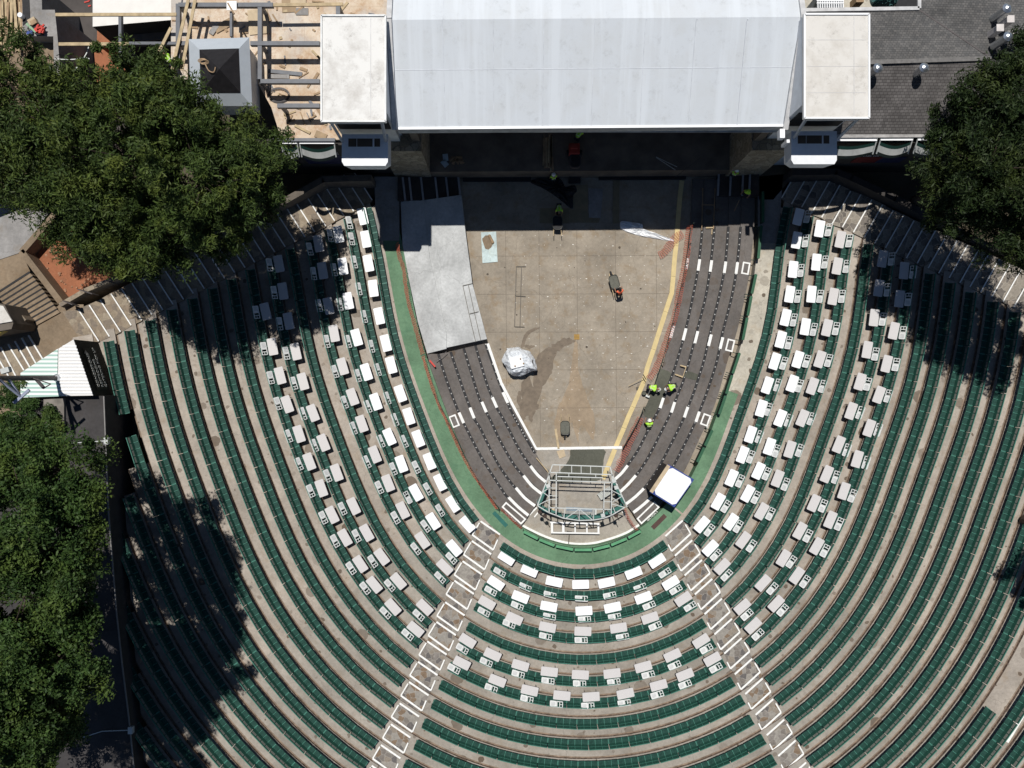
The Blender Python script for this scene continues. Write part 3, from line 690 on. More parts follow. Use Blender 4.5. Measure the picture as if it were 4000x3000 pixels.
# ---------------- grey ramp panels left of the pit ----------------
rp = empty('ramp_platform', P(1720, 1050, -.3), 'light grey two-level platform of wide panels along the left edge of the pit', 'platform')
m = MB(); v = pl([(1655, 782), (1802, 761), (1818, 904), (1845, 1107), (1902, 1324), (1744, 1358), (1744, 1302), (1678, 1003), (1662, 872)], -.15); m.prism([(q.x, q.y) for q in v], -.95, -.15); part('deck_panel', m, PANEL, rp)
m = MB(); v = pl([(1565, 786), (1655, 782), (1662, 872), (1678, 1003), (1744, 1302), (1744, 1362), (1669, 1381), (1633, 1261), (1592, 1066), (1572, 953)], -.05); m.prism([(q.x, q.y) for q in v], -.95, -.05); part('deck_panel', m, PANEL, rp)
m = MB(); m.box(P(1785, 1338, -.62), (3.3, .05, .3), .21); part('end_panel', m, BLACK, rp)
def rail_frame(name, pts, bars, z, mat, label, cat, r=.022, group=None):
    m = MB()
    for q in pts: m.path([P(x, y, z) for x, y in q], r*2, r*2)
    for q in bars: m.path([P(x, y, z) for x, y in q], r*1.6, r*1.6)
    return solo(name, m, mat, label, cat, group)
DKM = M('dark_metal_rail', (.085, .075, .06), .5)
rail_frame('loose_railing', [[(2054, 1041), (2017, 1041), (2010, 1276), (2049, 1277)], [(2037, 1043), (2031, 1276)], [(2013, 1155), (2053, 1158)]], [], ZP+.06, DKM, 'long dark metal railing lying flat on the bare pit floor', 'railing')
lr = empty('handrail', P(1850, 1200, -.1), 'thin dark handrail standing along the inner edge of the light grey platform', 'handrail')
m = MB(); zt_ = .75
for q in ([(1808, 1116), (1846, 1107)], [(1808, 1116), (1832, 1226), (1858, 1336)], [(1829, 1112), (1853, 1221), (1878, 1330)], [(1834, 1226), (1870, 1217)]): m.path([P(x, y, -.1) for x, y in q], .04, .04)
part('rail', m, DKM, lr)

# ---------------- yellow cable ramp ----------------
yr = empty('cable_ramp', P(2600, 1200, ZP), 'long yellow cable ramp curving down the right side of the pit floor', 'cable ramp')
ys = [(2664, 705), (2657, 760), (2651, 830), (2646, 899), (2641, 960), (2635, 1013), (2630, 1080), (2624, 1145), (2600, 1218), (2577, 1289), (2553, 1365), (2530, 1432), (2513, 1496), (2490, 1548), (2472, 1590), (2456, 1625), (2437, 1672), (2420, 1712), (2402, 1755), (2378, 1815), (2355, 1872)]
for i in range(0, len(ys)-1, 2):
    z = ZP if ys[i][1] < 1720 else -.61
    m = MB(); q = pl(ys[i:i+3], z+.05); e = (q[-1]-q[0]).normalized()*.015; q[-1] = q[-1]-e; m.ribbon(q, .34, t=.05)
    part('ramp_section', m, YEL, yr)

# ---------------- green barriers round the pit ----------------
def barrier(p, q, lab, z=-.2, hh=.85, tm=None):
    a = P(*p, z); b = P(*q, z); mid = (a+b)/2; rz = math.atan2(b.y-a.y, b.x-a.x); L = (b-a).length
    r = empty('barrier_panel', mid, lab, 'barrier', 'green barrier panels round the orchestra pit'); 
    m = MB(); e = (b-a).normalized(); A = a+e*.06; B = b-e*.06
    m.bar(A+Vector((0, 0, hh)), B+Vector((0, 0, hh)), .20, .03); part('top_board', m, tm or G_RAILT, r)
    m = MB(); m.bar(A+Vector((0, 0, hh*.5)), B+Vector((0, 0, hh*.5)), .03, hh*.9, up=(0, 0, 1)); part('side_panel', m, G_DK, r)
    for c in (A, B):
        m = MB(); m.bar(c, c+Vector((0, 0, hh)), .07, .07); m.bar(c+Vector((0, 0, .04)), c+Vector((e.y, -e.x, 0))*.3+Vector((0, 0, .04)), .05, .05); part('post', m, G_DK, r)
bl = [(2041, 2066), (2102, 2097), (2166, 2123), (2238, 2138), (2310, 2138), (2379, 2121), (2445, 2093), (2498, 2064)]
for i, (p, q) in enumerate(zip(bl, bl[1:])): barrier(p, q, f'green barrier panel at the foot of the pit, {ORD[i]} from the left')
br = [[(2966, 757), (2966, 880)], [(2960, 888), (2948, 1020)], [(2940, 1075), (2923, 1155)], [(2922, 1159), (2907, 1240)], [(2906, 1242), (2888, 1333)], [(2877, 1378), (2849, 1462)], [(2848, 1464), (2824, 1540)], [(2823, 1543), (2797, 1619)], [(2772, 1676), (2742, 1740)], [(2741, 1742), (2712, 1803)]]
for i, (p, q) in enumerate(br): barrier(p, q, f'green barrier panel along the right of the pit, {ORD[i]} from the stage', tm=G_RAIL)
m = MB()
for q in ([(1698, 1540), (1768, 1681), (1818, 1789), (1873, 1884), (1949, 1984)], ):
    for h in (.1, .55, 1.0): m.path(smooth(pl(q, h), 4), .03, .03)
    for p in resample(pl(q, 0), 1.2): m.bar(p, p+Vector((0, 0, 1.0)), .04)
solo('green_railing', m, G_DK, 'dark green railing along the outer edge of the left deck beside the walkway', 'railing')
m = MB()
for q in ([(2700, 880), (2684, 1000), (2662, 1110), (2624, 1270), (2590, 1400), (2560, 1490)], [(2515, 1590), (2490, 1650), (2432, 1752)]):
    for h in (-.4, -.1, .15): m.path(smooth(pl(q, h), 4), .035, .035)
    for p in resample(pl(q, -.7), 1.5): m.bar(p, p+Vector((0, 0, .86)), .045)
solo('green_railing', m, G_DK, 'dark green railing between the bare pit floor and the right deck', 'railing')
# ---------------- orange safety nets ----------------
def net(pts, w0, z, lab, label_cat='safety net', tilt=.5, seed=1, mat=None):
    m = MB(); q = resample(smooth(pl(pts, z), 6), .16); rr = random.Random(seed)
    wid = [w0*(.8+.4*rr.random()) for _ in q]
    rows = 6; G = []
    for i, p in enumerate(q):
        d = (q[min(i+1, len(q)-1)]-q[max(i-1, 0)]); d.z = 0; d.normalize(); n = Vector((-d.y, d.x, 0))
        G.append([p+n*wid[i]*(j/rows-.5)+Vector((0, 0, .05+tilt*j/rows+.05*rr.random())) for j in range(rows+1)])
    for i in range(len(G)):
        m.path(G[i], .022, .012)
        if i+1 < len(G):
            for j in range(rows+1): m.bar(G[i][j], G[i+1][j], .012, .01)
    return solo('safety_net', m, mat or ORANGE, lab, label_cat, 'orange safety nets round the pit')
net([(1555, 955), (1562, 1000), (1580, 1055), (1588, 1120), (1600, 1190), (1620, 1260), (1642, 1340), (1655, 1390)], .34, 0, 'orange net fence beside the grey platform, upper left of the green walkway', tilt=.8)
net([(1655, 1392), (1668, 1440), (1690, 1510), (1720, 1590), (1755, 1660), (1800, 1760), (1850, 1850), (1905, 1930), (1945, 1990)], .26, 0, 'orange net fence along the left deck, down the green walkway', tilt=.8, seed=2)
net([(2690, 885), (2684, 940), (2678, 1000), (2668, 1060), (2655, 1120), (2645, 1180), (2632, 1240), (2615, 1290), (2598, 1340), (2575, 1400), (2553, 1450), (2530, 1480)], .36, -.8, 'orange net fence between the yellow cable ramp and the right deck', tilt=.5, seed=3)
net([(2500, 1632), (2478, 1680), (2450, 1740), (2425, 1790), (2402, 1840)], .5, -.75, 'orange net fence beside the lower end of the yellow ramp', tilt=.35, seed=4)
net([(2665, 915), (2640, 930), (2615, 960), (2590, 990), (2570, 1000)], .55, ZP, 'crumpled loose end of orange net across the yellow ramp', tilt=.1, seed=5)
net([(1955, 1988), (1975, 2005), (2000, 2030), (2038, 2064)], .22, -.1, 'red net strip on the pit edge left of the sound booth', tilt=.3, seed=6, mat=REDW)
net([(2438, 1985), (2452, 2020), (2475, 2055), (2500, 2080)], .2, -.2, 'short red net strip right of the sound booth', tilt=.2, seed=7, mat=REDW)

# ---------------- writing on the deck ----------------
def text(name, s, loc, size, rz, mat, rx=0., align='CENTER', parent=None, label=None, rot=None):
    c = bpy.data.curves.new(name, 'FONT'); c.body = s; c.size = size; c.extrude = .006; c.align_x = align; c.align_y = 'CENTER'
    t = bpy.data.objects.new(name, c); COL.objects.link(t); t.rotation_euler = rot or (rx, 0, rz); t.location = loc
    bpy.context.view_layer.update(); me = bpy.data.meshes.new_from_object(t.evaluated_get(bpy.context.evaluated_depsgraph_get()))
    me.transform(t.matrix_world); bpy.data.objects.remove(t); me.materials.clear(); me.materials.append(mat)
    if parent: me.transform(Matrix.Translation(-parent.location))
    o = link(name, me, parent)
    if label: o['label'] = label
    return o
text('section_lettering', 'SECTION 3', P(2771, 1649, -.2), .21, math.radians(68), W_MARK, parent=rd)
text('section_lettering', 'SECTION 4', P(2548, 2016, -.2), .21, math.radians(42), W_MARK, parent=rd)
text('section_lettering', 'SECTION 2', P(1992, 2022, -.18), .21, math.radians(-41), W_MARK, parent=ld)
text('section_lettering', 'SECTION 1', P(1757, 1648, -.18), .20, math.radians(-66), W_MARK, parent=ld)
# ---------------- sound booth and its scaffold ----------------
sb = empty('sound_booth_frame', P(2265, 1950, -.6), 'grey metal scaffold frame over the sound booth at the foot of the pit', 'scaffold')
ZT = 2.3; zf = -.61
def TP(x, y, z=ZT): return P(x, y, z)
rear = [(2148, 1845), (2391, 1854)]; fr = [(2099, 1975), (2144, 2002), (2201, 2024), (2263, 2033), (2320, 2031), (2358, 2024), (2388, 2013), (2440, 1982)]
def rods(name, segs, z, r, mat=ALU):
    for q in segs:
        m = MB(); m.path([TP(*p, z) if len(p) == 2 else P(*p) for p in q], r, r); part(name, m, mat, sb)
rods('top_rail', [[(2158, 1815), (2383, 1823)], [(2148, 1845), (2391, 1854)], [(2178, 1861), (2355, 1866)], [(2145, 1876), (2391, 1884)], [(2145, 1983), (2385, 1990)], [(2145, 1845), (2145, 2002)], [(2173, 1849), (2172, 2013)], [(2361, 1886), (2357, 2022)], [(2391, 1854), (2387, 2013)], fr, [(2099, 1975), (2148, 1845), (2158, 1815)], [(2450, 1980), (2391, 1854), (2383, 1823)]], ZT, .07)
rods('rung', [[(x, 1815+(x-2158)*.035), (x, 1845+(x-2148)*.037)] for x in (2187, 2233, 2270, 2307, 2353)]+[[(2222, 1848), (2222, 1862)], [(2327, 1850), (2327, 1864)], [(2145, 1906), (2175, 1906)], [(2145, 1936), (2175, 1936)], [(2145, 1951), (2172, 1951)], [(2360, 1911), (2390, 1911)], [(2360, 1959), (2388, 1960)]], ZT, .045)
rods('brace', [[(2205, 1984), (2203, 2024)], [(2320, 1988), (2318, 2031)], [(2263, 1988), (2262, 2033)], [(2263, 1988), (2208, 2026)], [(2263, 1988), (2316, 2032)], [(2120, 1922), (2145, 1940)], [(2100, 1974), (2146, 1950)], [(2146, 1905), (2120, 1922)], [(2391, 1916), (2432, 1937)], [(2432, 1937), (2392, 1962)], [(2388, 1968), (2440, 1982)], [(2392, 1944), (2410, 1955)], [(2395, 1982), (2405, 2006)]], ZT, .05)
for x, y in ((2100, 1973), (2148, 1847), (2391, 1856), (2445, 1980), (2201, 2022), (2320, 2030), (2145, 2000), (2388, 2012), (2265, 2033)):
    t = P(x, y, ZT); m = MB(); m.tube((t.x, t.y, zf), t, .035, 6); part('post', m, ALU, sb)
for x, y, l in ((2141, 1898, ''), (2407, 1904, ''), (2398, 1878, ''), (2355, 2013, '')):
    m = MB(); m.box(TP(x, y, ZT+.1), (.28, .26, .16), .3); part('lamp_box', m, ALU, sb)
for x, y in ((2108, 1998), (2128, 2014), (2405, 2012)):
    t = P(x, y, ZT-.5); m = MB(); m.lathe([(.05, 0), (.13, .05), (.15, .2), (.11, .3)], t, 10); m.bar(t+Vector((.1, -.1, .1)), t+Vector((.25, -.4, -.1)), .05); part('stage_lamp', m, M('brown_lamp', (.05, .03, .022), .5), sb)
# green booth wall
bw = empty('booth_wall', P(2265, 2010, zf), 'low curved dark green wall around the sound booth floor', 'low wall')
zz = .35
wl = [(2139, 1892), (2118, 1940), (2106, 1974), (2148, 1997), (2200, 2014), (2265, 2021), (2330, 2018), (2385, 2000), (2432, 1972), (2416, 1925), (2396, 1884)]
m = MB(); q = smooth(pl(wl, zz), 4)
m.path([v-Vector((0, 0, .48)) for v in q], .06, .94, 0); part('wall_panel', m, M('booth_green', (.02, .085, .07), .5, .3, 3), bw)
m = MB(); m.ribbon(q, .30, t=.04, dz=.02); part('counter', m, M('booth_counter', (.035, .14, .115), .45, .3, 3), bw)
# items in the booth
m = MB(); a = P(2215, 1992, -.3)
m.box(P(2270, 1996, -.35), (2.3, .5, .06), -.05, 0)
for i in range(26): m.box(P(2212+i*4.4, 2000, -.27), (.03, .42, .05), -.05, 1)
for i in range(3): m.box(P(2262, 1984+i*5, -.22), (1.9, .05, .05), -.05, 2)
solo('cable_rack', m, [ALU, BLACK, M('rack_blue_grey', (.30, .38, .45), .5)], 'flat grey slatted metal rack along the front counter inside the sound booth', 'rack')
m = MB(); c = P(2364, 1926, zf+.25); m.box(c, (1.1, .5, .05), .58); 
for s in (-1, 1): m.box(c+Vector((-math.sin(.58)*.24*s, math.cos(.58)*.24*s, .05)), (1.1, .035, .08), .58, 1)
for i in range(5): m.box(c+Vector((math.cos(.58)*(-.5+.25*i), math.sin(.58)*(-.5+.25*i), .05)), (.035, .48, .07), .58, 1)
m.box(c+Vector((.1, -.05, -.14)), (1.1, .5, .26), .58, 2)
solo('equipment_crate', m, [M('crate_grey', (.40, .41, .38)), ALU, BLACK], 'tilted grey framed equipment crate at the right side of the booth floor', 'crate')
m = MB(); m.box(P(2160, 1990, zf+.4), (.12, .42, .8), .1, 0); m.box(P(2161, 1993, zf+.84), (.2, .45, .06), .1, 0)
solo('wooden_stand', m, PLY, 'small pale wooden stand in the left front corner of the booth', 'stand')
m = MB(); m.lathe([(.11, 0), (.12, .15), (.02, .16)], P(2363, 2005, .2), 12); solo('red_bucket', m, RED, 'small red bucket on the green counter at the booth front', 'bucket')
# white frame with four openings
wf = empty('slatted_bench', P(2246, 2060, -.6), 'white painted wooden frame with four openings lying below the sound booth', 'frame')
zz = -.2
m = MB(); m.path([P(2149, 2040, zz), P(2341, 2046, zz)], .11, .12); m.path([P(2152, 2080, zz), P(2342, 2083, zz)], .11, .12); part('rail', m, WHITE, wf)
for x, w in ((2156, .17), (2200, .18), (2246, .10), (2292, .11), (2337, .14)):
    m = MB(); m.bar(P(x, 2042, zz+.01), P(x+.5, 2081, zz+.01), w, .13); part('crossbar', m, WHITE, wf)
m = MB()
for x, y in ((2152, 2041), (2340, 2046), (2154, 2080), (2340, 2083), (2246, 2043), (2246, 2081)):
    t = P(x, y, zz-.06); m.bar((t.x, t.y, -.61), t, .05)
part('foot', m, WHITE, wf)
m = MB(); m.path([P(2224, 2082, -.56), P(2221, 2124, -.56)], .07, .05); m.path([P(2214, 2075, -.5), P(2234, 2077, -.5)], .06, .04)
solo('dark_post', m, DKM, 'thin dark bar running from the white frame down to the green barrier', 'bar')
m = MB(); m.ribbon(smooth(pl([(2040, 2052), (2102, 2083), (2166, 2108), (2238, 2123), (2310, 2122), (2379, 2105), (2445, 2081), (2496, 2050)], -.6), 5), .16, t=.1, dz=.06)
solo('floor_kerb', m, W_MARK, 'curved white kerb inside the green barriers at the foot of the pit', 'kerb')
for pts, lab in (([(2095, 2025), (2087, 2012), (2099, 1998)], 0), ):
    m = MB(); m.ribbon(pl([(2087, 2020), (2103, 2000)], -.6), .09, dz=.01); m.ribbon(pl([(2067, 2012), (2097, 1982)], -.6), .12, dz=.012); m.ribbon(pl([(2430, 1998), (2449, 2020)], -.6), .09, dz=.01)
    struct('floor_marking', m, W_MARK)
# boards on the walkway
m = MB(); c = (P(1928, 2000, .02)+P(1978, 2056, .02))/2; m.bar(P(1928, 2001, .03), P(1979, 2055, .03), .28, .04); solo('flat_board', m, M('teal_board', (.02, .12, .10), .6), 'narrow dark green board lying on the walkway left of the booth', 'board')
m = MB(); m.bar(P(2549, 2063, .02), P(2599, 2013, .02), .32, .03); solo('brown_mat', m, M('brown_mat', (.085, .05, .042), .8), 'short brown mat lying on the walkway below the white roofed hut', 'mat')
# hut with white roof
hz = 2.0; hc = [(2538, 1922), (2610, 1813), (2712, 1873), (2635, 1982)]
hut = empty('square_hut', P(2630, 1900, 0), 'square hut with flat white roof and blue trim standing across the right deck edge', 'hut')
v = [P(x, y, hz) for x, y in hc]; cen = sum(v, Vector())/4
m = MB(); m.prism([((p-cen)*.93+cen).to_2d() for p in v], -.3, hz-.12); part('wall', m, DARKW, hut)
m = MB(); m.prism([p.to_2d() for p in v], hz-.12, hz-.02); part('roof_frame', m, BLUE, hut)
e0 = (v[1]-v[0]).normalized(); n0 = Vector((-e0.y, e0.x, 0)); 
m = MB(); m.bar(v[0]+e0*.05+Vector((.07, -.05, .01)), v[1]-e0*.05+Vector((.07, -.05, .01)), .26, .06); part('wood_edge', m, PLY, hut)
def cut(vs, t):
    out = []
    for i in range(4):
        a, b, c = vs[i], vs[(i+1) % 4], vs[i-1]; out += [a+(c-a).normalized()*t, a+(b-a).normalized()*t]
    return out
w = [((p-cen)*.93+cen) for p in v]; w[0] += Vector((.13, -.07, 0)); w[1] += Vector((.13, -.07, 0))
m = MB(); m.prism([p.to_2d() for p in cut(w, .2)], hz, hz+.07); part('roof_sheet', m, W_TABLE, hut)

# ---------------- things lying in the pit ----------------
# wrapped load
hp = empty('wrapped_load', P(2028, 1410, ZP), 'tall load wrapped in crumpled white plastic sheet standing on the pit floor', 'wrapped load')
rr = random.Random(3); V = []; Fc = []; n = 40
outl = [(1981, 1362), (2000, 1358), (2017, 1356), (2035, 1362), (2058, 1372), (2075, 1385), (2088, 1402), (2096, 1432), (2094, 1449), (2072, 1447), (2062, 1456), (2035, 1466), (2010, 1468), (1990, 1460), (1983, 1440), (1968, 1420), (1966, 1400), (1972, 1380)]
O = smooth([P(x, y, ZP+.75) for x, y in outl+outl[:1]], 5)[:-1]; n = len(O); oc = sum(O, Vector())/n
rings = [(1.0, -.62), (1.02, -.1), (.97, .1), (.86, .35), (.74, .62), (.60, .70), (.4, .72), (.2, .73)]
for k, (s, h) in enumerate(rings):
    for i, p in enumerate(O):
        w_ = .03*math.sin(i*.55+k*1.7)+.03*math.sin(i*.23+k*.9+2); fold = (.05 if (i//4) % 2 else -.02)*(1 if k in (1, 2, 3) else 0)
        q = (p-oc)*s*(1+w_+fold*.6)+oc; V.append((q.x, q.y, ZP+.75+h+.05*math.sin(i*.9+k*2.1)+rr.uniform(-.015, .015)))
V.append((oc.x, oc.y, ZP+1.5)); m = MB()
for k in range(len(rings)-1):
    for i in range(n): Fc.append((k*n+i, k*n+(i+1) % n, (k+1)*n+(i+1) % n, (k+1)*n+i))
for i in range(n): Fc.append(((len(rings)-1)*n+i, (len(rings)-1)*n+(i+1) % n, len(V)-1))
m.add(V, Fc); part('plastic_sheet', m, PLAST, hp)
m = MB(); m.box(P(2018, 1414, ZP+1.52), (.98, .84, .16), .25); o = part('top_crate', m, W_TABLE, hp); bevel(o, .03)
m = MB(); m.box(P(2074, 1414, ZP+1.22), (.32, .3, .05), .28); part('dark_plate', m, DARKW, hp)
for x, y in ((2033, 1402), (2012, 1430), (2045, 1420)):
    m = MB(); m.lathe([(.07, 0), (.06, .06), (.02, .08)], P(x, y, ZP+1.6), 6); part('stone_weight', m, LUMBD, hp)
# blue-white board with rags
fb = empty('foam_board', P(1911, 966, ZP), 'pale blue board with a pile of rags lying at the edge of the shadow', 'board')
m = MB(); v = [P(x, y, ZP) for x, y in ((1879, 908), (1938, 905), (1944, 1023), (1885, 1028))]; m.prism([p.to_2d() for p in v], ZP, ZP+.05); part('board_sheet', m, concrete('pale_blue_board', (.52, .62, .62), stains=.5, spots=False), fb)
m = MB(); m.sheet(blob([(1882, 925), (1895, 912), (1912, 915), (1915, 935), (1925, 945), (1910, 965), (1892, 960)], 0, 4, .02), ZP+.058); part('sand_patch', m, C_BROWN, fb)
m = MB()
for i in range(6): m.lathe([(.1, 0), (.12, .06), (.05, .14)], P(1912+i*2.5, 922+i*5, ZP+.05), 7)
o = part('rag_pile', m, LUMBD, fb)
# white tarp
def tarp(name, pts, z, mat, lab, cat, h=.12, seed=1, zb=None):
    rr = random.Random(seed); O = smooth([P(x, y, z) for x, y in pts+pts[:1]], 4)[:-1]; n = len(O); c = sum(O, Vector())/n; V = []; Fc = []
    rings = [(1, 0), (.95, h*.7), (.75, h), (.5, h*1.2), (.25, h)]
    for k, (s, hh) in enumerate(rings):
        for i, p in enumerate(O):
            q = (p-c)*s+c; V.append((q.x, q.y, z+hh*(1+rr.uniform(-.6, .6)) if k else z))
    V.append((c.x, c.y, z+h))
    for k in range(len(rings)-1):
        for i in range(n): Fc.append((k*n+i, k*n+(i+1) % n, (k+1)*n+(i+1) % n, (k+1)*n+i))
    for i in range(n): Fc.append(((len(rings)-1)*n+i, (len(rings)-1)*n+(i+1) % n, len(V)-1))
    m = MB(); m.add(V, Fc); return solo(name, m, mat, lab, cat)
tarp('white_tarp', [(2422, 872), (2430, 863), (2470, 868), (2508, 875), (2508, 892), (2545, 905), (2590, 922), (2634, 938), (2632, 944), (2580, 936), (2520, 926), (2470, 914), (2430, 898), (2422, 886)], ZP, W_TABLE, 'long crumpled white tarp lying half in shadow beside the yellow cable ramp', 'tarp')
tarp('black_tarp', [(2118, 690), (2150, 680), (2190, 700), (2215, 740), (2245, 725), (2255, 748), (2240, 765), (2236, 815), (2200, 790), (2160, 760), (2120, 735), (2070, 710)], ZP, BLACK, 'large crumpled black tarp lying in the shade below the stage', 'tarp', .2, 2)
# plywood sheets on the shaded floor
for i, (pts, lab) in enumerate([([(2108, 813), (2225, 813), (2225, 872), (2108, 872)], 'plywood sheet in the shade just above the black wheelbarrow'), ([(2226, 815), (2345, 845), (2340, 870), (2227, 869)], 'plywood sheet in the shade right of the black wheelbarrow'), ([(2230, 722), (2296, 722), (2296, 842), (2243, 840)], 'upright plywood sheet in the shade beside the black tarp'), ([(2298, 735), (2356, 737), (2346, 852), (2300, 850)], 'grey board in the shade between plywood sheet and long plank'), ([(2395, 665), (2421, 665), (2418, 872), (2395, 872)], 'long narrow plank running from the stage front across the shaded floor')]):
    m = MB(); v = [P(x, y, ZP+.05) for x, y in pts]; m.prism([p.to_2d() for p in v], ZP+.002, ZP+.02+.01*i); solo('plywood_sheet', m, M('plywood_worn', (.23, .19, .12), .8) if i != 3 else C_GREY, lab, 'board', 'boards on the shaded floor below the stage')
# planks
def plank(p, q, w, z, lab, grp, mat=None, z2=None, name='plank', t=.05):
    m = MB(); m.bar(P(*p, z), P(*q, z if z2 is None else z2), w, t); return solo(name, m, mat or LUMB, lab, 'plank', grp)
g_ = 'loose planks in and around the pit'
plank((2170, 1675), (2182, 1752), .16, -.5, 'narrow plank bridging the white kerb at the foot of the pit floor', g_)
m = MB(); v = [P(x, y, -.5) for x, y in ((2174, 1763), (2203, 1755), (2210, 1782), (2186, 1792))]; m.prism([p.to_2d() for p in v], -.6, -.56); solo('plywood_offcut', m, PLY, 'small square plywood offcut beside the fresh cement patch above the booth', 'board')
plank((2095, 1788), (2143, 1846), .06, -.4, 'thin edge batten lying left of the booth frame', g_, z2=-.4)
plank((2657, 1427), (2681, 1434), .1, -.35, 'short pale batten on the right deck, upper of two by the cement repair', g_)
plank((2637, 1462), (2668, 1473), .1, -.4, 'short pale batten on the right deck, lower of two by the cement repair', g_)
plank((2679, 1436), (2668, 1470), .05, -.38, 'thin batten linking the two short battens on the right deck', g_)
plank((2757, 890), (2787, 889), .09, -.5, 'short pale batten at the shadow edge on the right deck', g_)
plank((2781, 895), (2780, 916), .07, -.52, 'tiny upright batten below the shadow edge on the right deck', g_)
for x0, y0, x1, y1, lab in ((2745, 735, 2741, 900, 'left thin timber rail in the shade on the right deck'), (2793, 735, 2787, 895, 'right thin timber rail in the shade on the right deck')): plank((x0, y0), (x1, y1), .06, -.45, lab, g_, LUMBD)
plank((2747, 800), (2791, 801), .06, -.42, 'short timber crosspiece between the two shaded rails', g_, LUMBD)
# ---------------- wheelbarrows ----------------
def barrow(loc, rz, fill, lab, tray_col):
    t = empty('wheelbarrow', loc, lab, 'wheelbarrow', 'wheelbarrows on the pit floor'); t.rotation_euler = (0, 0, rz)
    def tray(s, z, back=0): return [((p[0]*s), (p[1]*s)*1+back, z) for p in rrect(.68, 1.0, .24, 5)]
    A = tray(.72, .32); B = tray(1.0, .66); C_ = tray(.93, .60); n = len(A); m = MB()
    m.add(A+B, [(i, (i+1) % n, n+(i+1) % n, n+i) for i in range(n)]+[tuple(range(n-1, -1, -1))], 0)
    m.add(B+tray(1.04, .665), [(i, (i+1) % n, n+(i+1) % n, n+i) for i in range(n)], 1)
    link('tray', m.mesh('tray', [tray_col, M('tray_rim', (.12, .12, .11), .4)]), t)
    m = MB(); m.add(C_, [tuple(range(n))]); link('load', m.mesh('load', [fill]), t)
    for s in (-1, 1):
        m = MB(); m.path([(s*.12, .72, .22), (s*.24, .1, .30), (s*.27, -.45, .42), (s*.3, -1.0, .62)], .045, .045); m.path([(s*.27, -.35, .4), (s*.27, -.4, 0)], .04, .04); link('handle', m.mesh('handle', [LUMB]), t)
    m = MB(); m.tube((-.05, .68, .2), (.05, .68, .2), .2, 14); link('wheel', m.mesh('wheel', [BLACK]), t)
    return t
TR = M('dark_grey_tray', (.05, .052, .05), .45); CEM = concrete('barrow_cement', (.15, .15, .125), spots=False)
barrow(P(2395, 1105, ZP), math.radians(16), CEM, 'grey wheelbarrow of cement pushed by the worker in the orange vest', TR)
barrow(P(2205, 1669, ZP), math.radians(180), CEM, 'wheelbarrow of cement standing alone near the foot of the pit floor', TR)
barrow(P(2176, 876, ZP), 0, BLACK, 'black wheelbarrow standing at the edge of the stage shadow', TR)
def lathe_thing(name, x, y, z, prof, mat, lab, cat): m = MB(); m.lathe(prof, P(x, y, z), 14); return solo(name, m, mat, lab, cat)
m = MB(); c_ = P(2513, 1535, ZP); m.lathe([(.13, 0), (.17, .36)], c_, 14); m.f.pop(); m.m.pop(); m.lathe([(.12, .02), (.155, .26)], c_, 14, 1)
solo('mortar_bucket', m, [BLACK, C_NEW], 'black bucket of mortar beside the yellow ramp by the kneeling worker', 'bucket')
m = MB(); m.box(P(2490, 1518, ZP+.02), (.2, .24, .03), 0); m.box(P(2492, 1506, ZP+.05), (.03, .2, .03), 0); solo('hand_trowel', m, DKM, 'small grey float trowel lying left of the yellow ramp', 'trowel')
m = MB(); m.bar(P(2455, 1508, ZP+.25), P(2516, 1473, ZP+.6), .035); m.bar(P(2512, 1463, ZP+.58), P(2524, 1483, ZP+.58), .06, .05, mat=1); solo('push_broom', m, [LUMB, BLACK], 'pale wooden broom lying across the yellow ramp beside the orange net', 'broom')
m = MB(); m.bar(P(1744, 1373, .15), P(1702, 1411, .1), .035); m.bar(P(1678, 1407, .1), P(1700, 1433, .1), .12, .07, mat=1); solo('push_broom', m, [LEG, RED], 'broom with red head below the light grey platform', 'broom')
m = MB(); m.path([P(2735, 617, 1.1), P(2640, 690, 1.1)], .03); solo('dark_rod', m, DKM, 'thin rod lying on the shaded stage front', 'rod')

